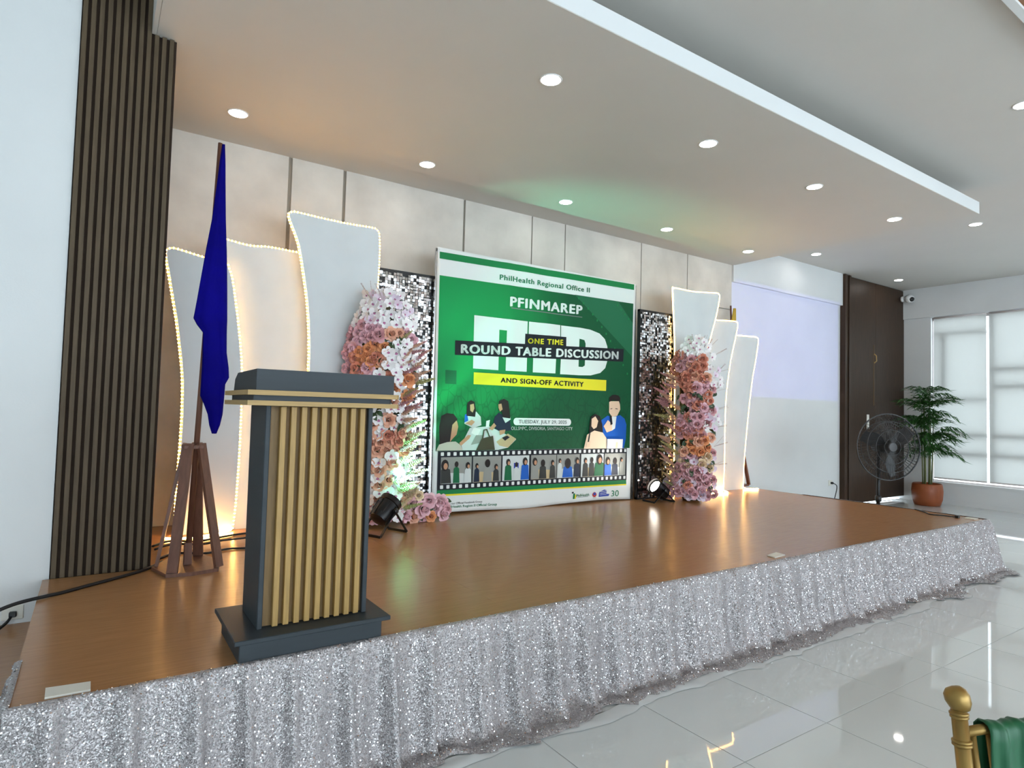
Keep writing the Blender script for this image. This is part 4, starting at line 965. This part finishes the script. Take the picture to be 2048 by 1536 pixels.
# ================================================================== CABLES, PLATES, SOCKETS
def cable(name, pts, label, r=.008, group=None, m=M_cable):
    o = MB().tube(catmull(pts, 6), r, 6).build(name, m, smooth=True); return tag(o, label, 'cable', group)
c0 = S + .009
cable('power_cable', [(.42, 4.70, c0), (.33, 4.545, c0), (.20, 4.42, c0), (.03, 4.29, c0), (-.10, 4.19, c0), (-.19, 4.135, c0 + .002), (-.30, 4.08, c0 - .005), (-.42, 4.03, c0 - .04), (-.6, 3.98, c0 - .10)], 'black cable running off the stage beside the slatted pillar', .0095)
cable('power_cable', [(-.335, 4.585, .365), (-.36, 4.50, .34), (-.42, 4.42, .325), (-.62, 4.3, .322)], 'short black cable hanging from the wall socket by the step', .0085)
sk = thing('wall_socket', (-.335, 4.60, .36), 'white wall socket with black plug above the step', 'socket')
box('plate', -.385, -.285, 4.588, 4.60, .335, .415, M_paper, sk, .003); box('plug', -.350, -.315, 4.560, 4.588, .355, .385, M_black, sk, .004)
for k, (ys, zo, lab) in enumerate(((5.30, .0, 'black cable coil behind the flag stand, farthest strand'), (5.10, .016, 'black cable lying behind the flag stand, middle strand'), (4.86, 0, 'black cable lying behind the flag stand, nearest strand'))):
    cable('power_cable', [(.40, ys - .08, c0 + zo), (.52, ys + .05, c0 + zo), (.70, ys - .04, c0 + zo), (.85, ys + .03, c0 + zo), (1.02, ys + .10 - .05 * k, c0 + zo), (1.25, ys + .12, c0 + zo)], lab)
cable('power_cable', [(8.235, 3.46, c0), (8.10, 3.30, c0), (7.97, 3.19, c0), (8.02, 3.06, c0), (8.037, 2.95, c0)], 'thin dark cable on the stage near its right front corner', .007)
tag(box('cable_connector', 8.01, 8.06, 2.925, 2.965, S + .001, S + .028, M_black, bev=.005), 'small black connector at the end of the stage cable', 'connector')
def plate(pts, label):
    n = len(pts); vs = [(x, y, S + .0005) for x, y in pts] + [(x, y, S + .008) for x, y in pts]
    o = mk('floor_plate', vs, [tuple(range(n - 1, -1, -1)), tuple(range(n, 2 * n))] + [(i, (i + 1) % n, (i + 1) % n + n, i + n) for i in range(n)], M_paper)
    return tag(o, label, 'floor plate', 'white plates on the stage floor')
plate([(-.098, 2.762), (.037, 2.757), (.037, 2.836), (-.100, 2.853)], 'long white plate on the stage left of the podium')
plate([(4.330, 2.785), (4.49, 2.80), (4.505, 2.885), (4.348, 2.862)], 'small white plate at the middle of the stage front edge')
plate([(8.08, 2.80), (8.19, 2.80), (8.19, 2.90), (8.08, 2.90)], 'white plate at the right front corner of the stage')
wsk = thing('wall_socket', (11.20, YB, .45), 'white wall socket with black plug near the dark door', 'socket')
box('plate', 11.12, 11.24, YB - .012, YB, .40, .50, M_paper, wsk, .003); box('plug', 11.17, 11.21, YB - .05, YB - .012, .43, .47, M_black, wsk, .004)
cable('power_cable', [(11.19, YB - .05, .45), (11.24, YB - .09, .40), (11.22, YB - .08, .25), (11.1, YB - .09, .08), (10.9, YB - .12, .012)], 'thin black cable dropping from the socket near the dark door', .008)

# ================================================================== DOWNLIGHTS
def downlight(x, y, z, label):
    t = thing('ceiling_downlight', (x, y, z), label, 'downlight', 'recessed ceiling downlights')
    MB().lathe([(.070, -.001), (.071, -.005), (.081, -.005), (.084, 0)], (x, y, z), 24).build('trim_ring', M_trimw, t, smooth=True)
    MB().lathe([(.070, -.0055), (.035, -.009), (.0005, -.010)], (x, y, z), 20).build('diffuser', M_emit_down, t, smooth=True)
for k, x in enumerate((.87, 2.59, 4.33, 6.0, 7.71)):
    downlight(x, 5.42, H1, 'round downlight in the row along the back wall, %s from the pillar' % ('first', 'second', 'third', 'fourth', 'fifth')[k])
for k, x in enumerate((2.61, 4.35, 6.03, 7.74)):
    downlight(x, 3.47, H1, 'round downlight in the front row of the dropped ceiling, %s from the pillar side' % ('first', 'second', 'third', 'fourth')[k])
downlight(9.90, 3.40, H2, 'round downlight just beyond the end of the dropped ceiling')
downlight(9.80, 5.60, H2, 'round downlight in front of the plain white wall')
downlight(12.80, 5.66, H2, 'round downlight in front of the dark door')
downlight(6.45, 1.86, H2, 'round downlight on the hall ceiling at the right picture edge')

# ================================================================== BLINDS
def blind(y0, y1, z0, label):
    t = thing('roller_blind', (XR + .02, (y0 + y1) / 2, z0), label, 'roller blind', 'white roller blinds')
    box('fabric', XR + .020, XR + .0215, y0, y1, z0, WZ1 - .02, M_blind, t)
    MB().tube([(XR + .02, y0, WZ1 - .015), (XR + .02, y1, WZ1 - .015)], .02, 10).build('roller', M_alu, t, smooth=True)
    box('bottom_bar', XR + .012, XR + .03, y0, y1, z0 - .012, z0 + .012, M_alu, t, .003)
blind(4.640, 5.528, .50, 'white roller blind behind the potted palm')
blind(3.575, 4.597, .50, 'white roller blind at the right edge of the picture')
for k in range(2, len(bays)):
    blind(bays[k] + .025, bays[k - 1] - .02, .50, '%s white roller blind along the window wall counted from the dark door' % ('third', 'fourth', 'fifth', 'sixth', 'seventh', 'eighth', 'ninth')[k - 2])
# security camera in the corner
cc = thing('security_camera', (13.72, 6.0, 4.10), 'small white security camera under the ceiling beside the door', 'camera')
MB().lathe([(.05, 0), (.06, .03), (.05, .05)], (13.76, YB - .12, 4.13), 16, (0, 1, 0)).build('mount', M_trimw, cc, smooth=True)
MB().lathe([(.03, -.06), (.075, -.05), (.085, 0), (.07, .06), (.03, .075)], (13.76, YB - .22, 4.12), 16, (-.5, -1, -.3)).build('housing', M_trimw, cc, smooth=True)
MB().lathe([(.05, .055), (.045, .085), (.02, .09)], (13.76, YB - .22, 4.12), 14, (-.5, -1, -.3)).build('lens', M_black, cc, smooth=True)

# ================================================================== PEDESTAL FAN
fx, fy = 9.30, 4.38
fan = thing('pedestal_fan', (fx, fy, 0), 'black pedestal fan in front of the dark door', 'fan')
MB().lathe([(.26, 0), (.27, .02), (.20, .045), (.05, .06), (.035, .12)], (fx, fy, 0), 24).build('base', M_black, fan, smooth=True)
MB().tube([(fx, fy, .08), (fx, fy, .62), (fx, fy, 1.18)], [.026, .024, .018], 12).build('pole', M_blackmetal, fan, smooth=True)
MB().lathe([(.03, 0), (.042, .02), (.042, .07), (.03, .09)], (fx, fy, .46), 12).build('height_knob', M_black, fan, smooth=True)
fd = Vector((-.50, -.86, .02)).normalized(); fc = Vector((fx + .08, fy - .10, 1.24))
fq = Vector((0, 0, 1)).rotation_difference(fd)
def fp(r, a, h): return fc + fq @ Vector((r * math.cos(a), r * math.sin(a), h))
MB().lathe([(.03, -.30), (.075, -.28), (.085, -.10), (.06, -.06)], fc, 16, fd).build('motor', M_black, fan, smooth=True)
FR = .47
g = MB()
for rr_, h in ((.12, .085), (.24, .080), (.36, .062), (FR, 0), (.36, -.075), (.24, -.09)):
    g.tube([fp(rr_, 2 * PI * k / 40, h) for k in range(41)], .0055 if rr_ != FR else .010, 5, caps=False)
for k in range(64):
    a = 2 * PI * k / 64
    g.tube([fp(.06, a, .088), fp(.25, a + .12, .082), fp(.38, a + .22, .058), fp(FR, a + .28, 0)], .0026, 4, caps=False)
    g.tube([fp(.08, a, -.095), fp(.25, a - .1, -.09), fp(.38, a - .15, -.07), fp(FR, a - .2, 0)], .0026, 4, caps=False)
g.build('guard', M_black, fan)
MB().lathe([(.07, .085), (.06, .10), (.02, .104)], fc, 16, fd).build('badge', mat('grey badge', (70, 70, 72), .4), fan)
for k in range(3):
    V = []; F = []
    for i in range(7):
        r_ = .06 + .36 * i / 6
        for j in range(5):
            w = (.35 + .45 * math.sin(PI * min(1, i / 5.2))) ; a = 2 * PI * k / 3 + (j / 4 - .5) * w + .15 * i / 6
            V.append(fp(r_, a, .035 - .07 * j / 4))
    for i in range(6):
        for j in range(4): F.append((i * 5 + j, i * 5 + j + 1, (i + 1) * 5 + j + 1, (i + 1) * 5 + j))
    mk('blade', V, F, mat('dark fan blade %d' % k, (48, 50, 52), .35), fan, smooth=True)
MB().lathe([(.05, -.03), (.06, .0), (.05, .05), (.02, .06)], fc, 16, fd).build('hub', M_black, fan, smooth=True)

# ================================================================== POTTED PALM
px, py = 13.42, 5.42
pot = thing('plant_pot', (px, py, 0), 'rounded terracotta pot by the window wall', 'pot')
MB().lathe([(.18, 0), (.215, .01), (.25, .12), (.262, .28), (.25, .40), (.235, .425), (.225, .415), (.23, .38)], (px, py, 0), 32).build('vessel', M_pot, pot, smooth=True)
MB().lathe([(.225, .0), (.12, .012), (.001, .015)], (px, py, .375), 20).build('soil', M_soil, pot, smooth=True)
palm = thing('bamboo_palm', (px, py, .38), 'tall green bamboo palm growing in the terracotta pot', 'plant')
def frond_mesh(seed):
    r = random.Random(seed); B = MB(); L = .52; n = 15
    rac = [Vector((0, L * t * .98, .16 * math.sin(t * 2.2) - .22 * t * t)) for t in [i / 10 for i in range(11)]]
    B.tube(rac, .003, 4)
    for k in range(n):
        t = .16 + .84 * k / n; i = min(9, int(t * 10)); p = rac[i].lerp(rac[i + 1], t * 10 - i); ll = (.24 - .10 * abs(t - .45)) * r.uniform(.85, 1.1)
        for s in (-1, 1):
            d = Vector((s * 1.0, .75 + r.uniform(-.2, .2), -.25 + r.uniform(-.25, .2))).normalized(); w = Vector((0, 0, 1)).cross(d).normalized() * .015
            m1 = p + d * ll * .45 + Vector((0, 0, .015)); e = p + d * ll + Vector((0, 0, -.06))
            B.add([p, m1 + w, e, m1 - w], [(0, 1, 2, 3)])
    e = rac[-1]; B.add([e, e + Vector((.014, .08, -.03)), e + Vector((0, .18, -.09)), e + Vector((-.014, .08, -.03))], [(0, 1, 2, 3)])
    me = bpy.data.meshes.new('frond'); me.from_pydata([tuple(v) for v in B.v], [], B.f); me.materials.append(M_leaf); return me
FRD = [frond_mesh(k) for k in range(4)]
rp_ = random.Random(13)
canes = []
for k in range(6):
    a = 2 * PI * k / 6; b = Vector((px + .07 * math.cos(a), py + .07 * math.sin(a), .385)); tp = Vector((px + (.10 + .03 * (k % 2)) * math.cos(a), py + .10 * math.sin(a), (2.15, 1.95, 1.72, 2.05, 1.6, 1.86)[k]))
    MB().tube([b, b.lerp(tp, .5) + Vector((.008, 0, 0)), tp], [.013, .012, .007], 8).build('cane', M_cane, palm, smooth=True); canes.append((b, tp))
for k in range(66):
    b, tp = canes[k % 6]; tier = (.98, 1.0, .86, .74, .62, .50, .42)[k % 7]; p = b.lerp(tp, min(1, tier + rp_.uniform(-.04, .04)))
    o = bpy.data.objects.new('frond', FRD[k % 4]); COL.objects.link(o); o.parent = palm; o.location = p - wloc(palm)
    az = rp_.uniform(0, 2 * PI)
    # keep the foliage clear of the wall and the window
    if math.cos(az + PI / 2) > .25: az = az + PI
    if math.sin(az + PI / 2) > .8: az = az + PI
    o.rotation_euler = (rp_.uniform(.0, .65), 0, az); o.scale = (rp_.uniform(.75, 1.0),) * 3

# ================================================================== GOLD CHAIR WITH GREEN SASH
ch = thing('gold_chair', (2.1, .45, 0), 'gold spindle-back banquet chair at the lower right corner', 'chair')
A0 = Vector((1.905, .700, .90)); dirx = Vector((math.cos(-.42), math.sin(-.42), 0)); back = Vector((-dirx.y, dirx.x, 0))   # back points towards the stage
lean = (back * .13 + Vector((0, 0, 1))).normalized()
def post(o0, name='back_post'):
    top = o0; foot = o0 - lean * .44; foot2 = Vector((foot.x, foot.y, 0)) + back * .06
    p = MB().tube([foot2, foot, top - lean * .03], [.016, .0185, .0185], 14).build(name, M_goldmetal, ch, smooth=True)
    for d, r in ((.038, .0225), (.046, .0215), (.105, .0235), (.113, .0235)):
        MB().lathe([(r - .004, -.005), (r, -.002), (r, .002), (r - .004, .005)], top - lean * d, 18, lean).build('ring', M_goldmetal, ch, smooth=True)
    MB().lathe([(.001, -.036), (.016, -.033), (.026, -.019), (.030, 0), (.027, .015), (.018, .025), (.001, .029)], top + lean * .0 + Vector((0, 0, .0)), 20, (lean + dirx * -.25 + back * .25).normalized()).build('finial', M_goldmetal, ch, smooth=True)
post(A0); B0 = A0 + dirx * .37; post(B0)
r0 = A0 - lean * .085; r1 = B0 - lean * .085
MB().tube([r0, r0.lerp(r1, .5) + back * .02, r1], .0125, 12).build('top_rail', M_goldmetal, ch, smooth=True)
q0 = A0 - lean * .40; q1 = B0 - lean * .40
MB().tube([q0, q1], .0115, 10).build('lower_rail', M_goldmetal, ch, smooth=True)
for k in range(1, 7):
    t = k / 7 - .03; MB().tube([r0.lerp(r1, t) - lean * .01 + back * .01, q0.lerp(q1, t)], .0095, 10).build('spindle', M_goldmetal, ch, smooth=True)
sc_ = (A0 + B0) / 2 - lean * .47 - back * .21; sc_.z = .44
V = []
for z in (.425, .455):
    for u, v in ((-.2, -.19), (.2, -.19), (.19, .19), (-.19, .19)):
        p = sc_ + dirx * u + back * v; V.append((p.x, p.y, z))
mk('seat', V, [(3, 2, 1, 0), (4, 5, 6, 7), (0, 1, 5, 4), (1, 2, 6, 5), (2, 3, 7, 6), (3, 0, 4, 7)], M_goldmetal, ch)
for u in (-.18, .18):
    p = sc_ + dirx * u - back * .17; MB().tube([(p.x, p.y, .43), (p.x, p.y, 0)], [.016, .012], 10).build('front_leg', M_goldmetal, ch, smooth=True)
# sash: cloth folded over the top rail
sash = thing('chair_sash', tuple((r0 + r1) / 2 - Vector((0, 0, .3))), 'emerald green satin sash draped over the gold chair back', 'sash')
V = []; F = []; nu, nv = 40, 22
for i in range(nu + 1):
    u = i / nu; c = r0.lerp(r1, .19 + .66 * u)
    for j in range(nv + 1):
        s = (j / nv - .5) * 2
        a = max(-1, min(1, s * 4.5)) * PI / 2
        fold = .0028 * math.sin(u * 21 + s * 4.0) + .0014 * math.sin(u * 47 + 1 + s * 2)
        rad = .0165 + max(0, fold) * 1.6 + .003
        drop_ = max(0, abs(s) - .22) * .42
        off = back * (math.sin(a) * rad * (1 + drop_ * 1.5)) + lean * (math.cos(a) * rad) - Vector((0, 0, 1)) * drop_
        skew = dirx * (drop_ * (.05 if s > 0 else -.0) + .03 * drop_ * math.sin(u * 5))
        V.append(c + off + skew + back * fold * 1.2 * (1 if s > 0 else -1))
for i in range(nu):
    for j in range(nv): F.append((i * (nv + 1) + j, i * (nv + 1) + j + 1, (i + 1) * (nv + 1) + j + 1, (i + 1) * (nv + 1) + j))
so_ = mk('cloth', V, F, M_green, sash, smooth=True); md = so_.modifiers.new('thickness', 'SOLIDIFY'); md.thickness = .003

# ================================================================== PROJECTOR BEAM ON THE WHITE WALL
pj = thing('ceiling_projector', (9.85, 1.6, 3.9), 'white projector hanging from the hall ceiling out of view', 'projector')
box('housing', 9.65, 10.05, 1.45, 1.75, 3.84, 3.98, M_trimw, pj, .01); MB().tube([(9.85, 1.6, 3.98), (9.85, 1.6, H2)], .02, 8).build('mount_pole', M_alu, pj)
ld = bpy.data.lights.new('projector_beam', 'SPOT'); ld.energy = 150; ld.color = (.12, .08, 1.0); ld.spot_size = math.radians(70); ld.spot_blend = 0; ld.shadow_soft_size = .004
ld.use_nodes = True; nt = ld.node_tree; em = nt.nodes['Emission']
tc = nt.nodes.new('ShaderNodeTexCoord'); sp = nt.nodes.new('ShaderNodeSeparateXYZ'); nt.links.new(tc.outputs['Normal'], sp.inputs[0])
def mth(op, a, b):
    n = nt.nodes.new('ShaderNodeMath'); n.operation = op
    for i, v in enumerate((a, b)):
        if isinstance(v, (int, float)): n.inputs[i].default_value = v
        else: nt.links.new(v, n.inputs[i])
    return n.outputs[0]
uu = mth('DIVIDE', sp.outputs['X'], sp.outputs['Z']); vv = mth('DIVIDE', sp.outputs['Y'], sp.outputs['Z'])
mask = mth('MULTIPLY', mth('LESS_THAN', mth('ABSOLUTE', uu, 0), .368), mth('LESS_THAN', mth('ABSOLUTE', vv, 0), .215))
nt.links.new(mask, em.inputs['Strength'])
lo = bpy.data.objects.new('projector_beam', ld); COL.objects.link(lo); lo.parent = pj; lo.location = Vector((9.85, 1.80, 2.87)) - Vector((9.85, 1.6, 3.9))
lo.rotation_euler = (PI / 2, 0, 0)
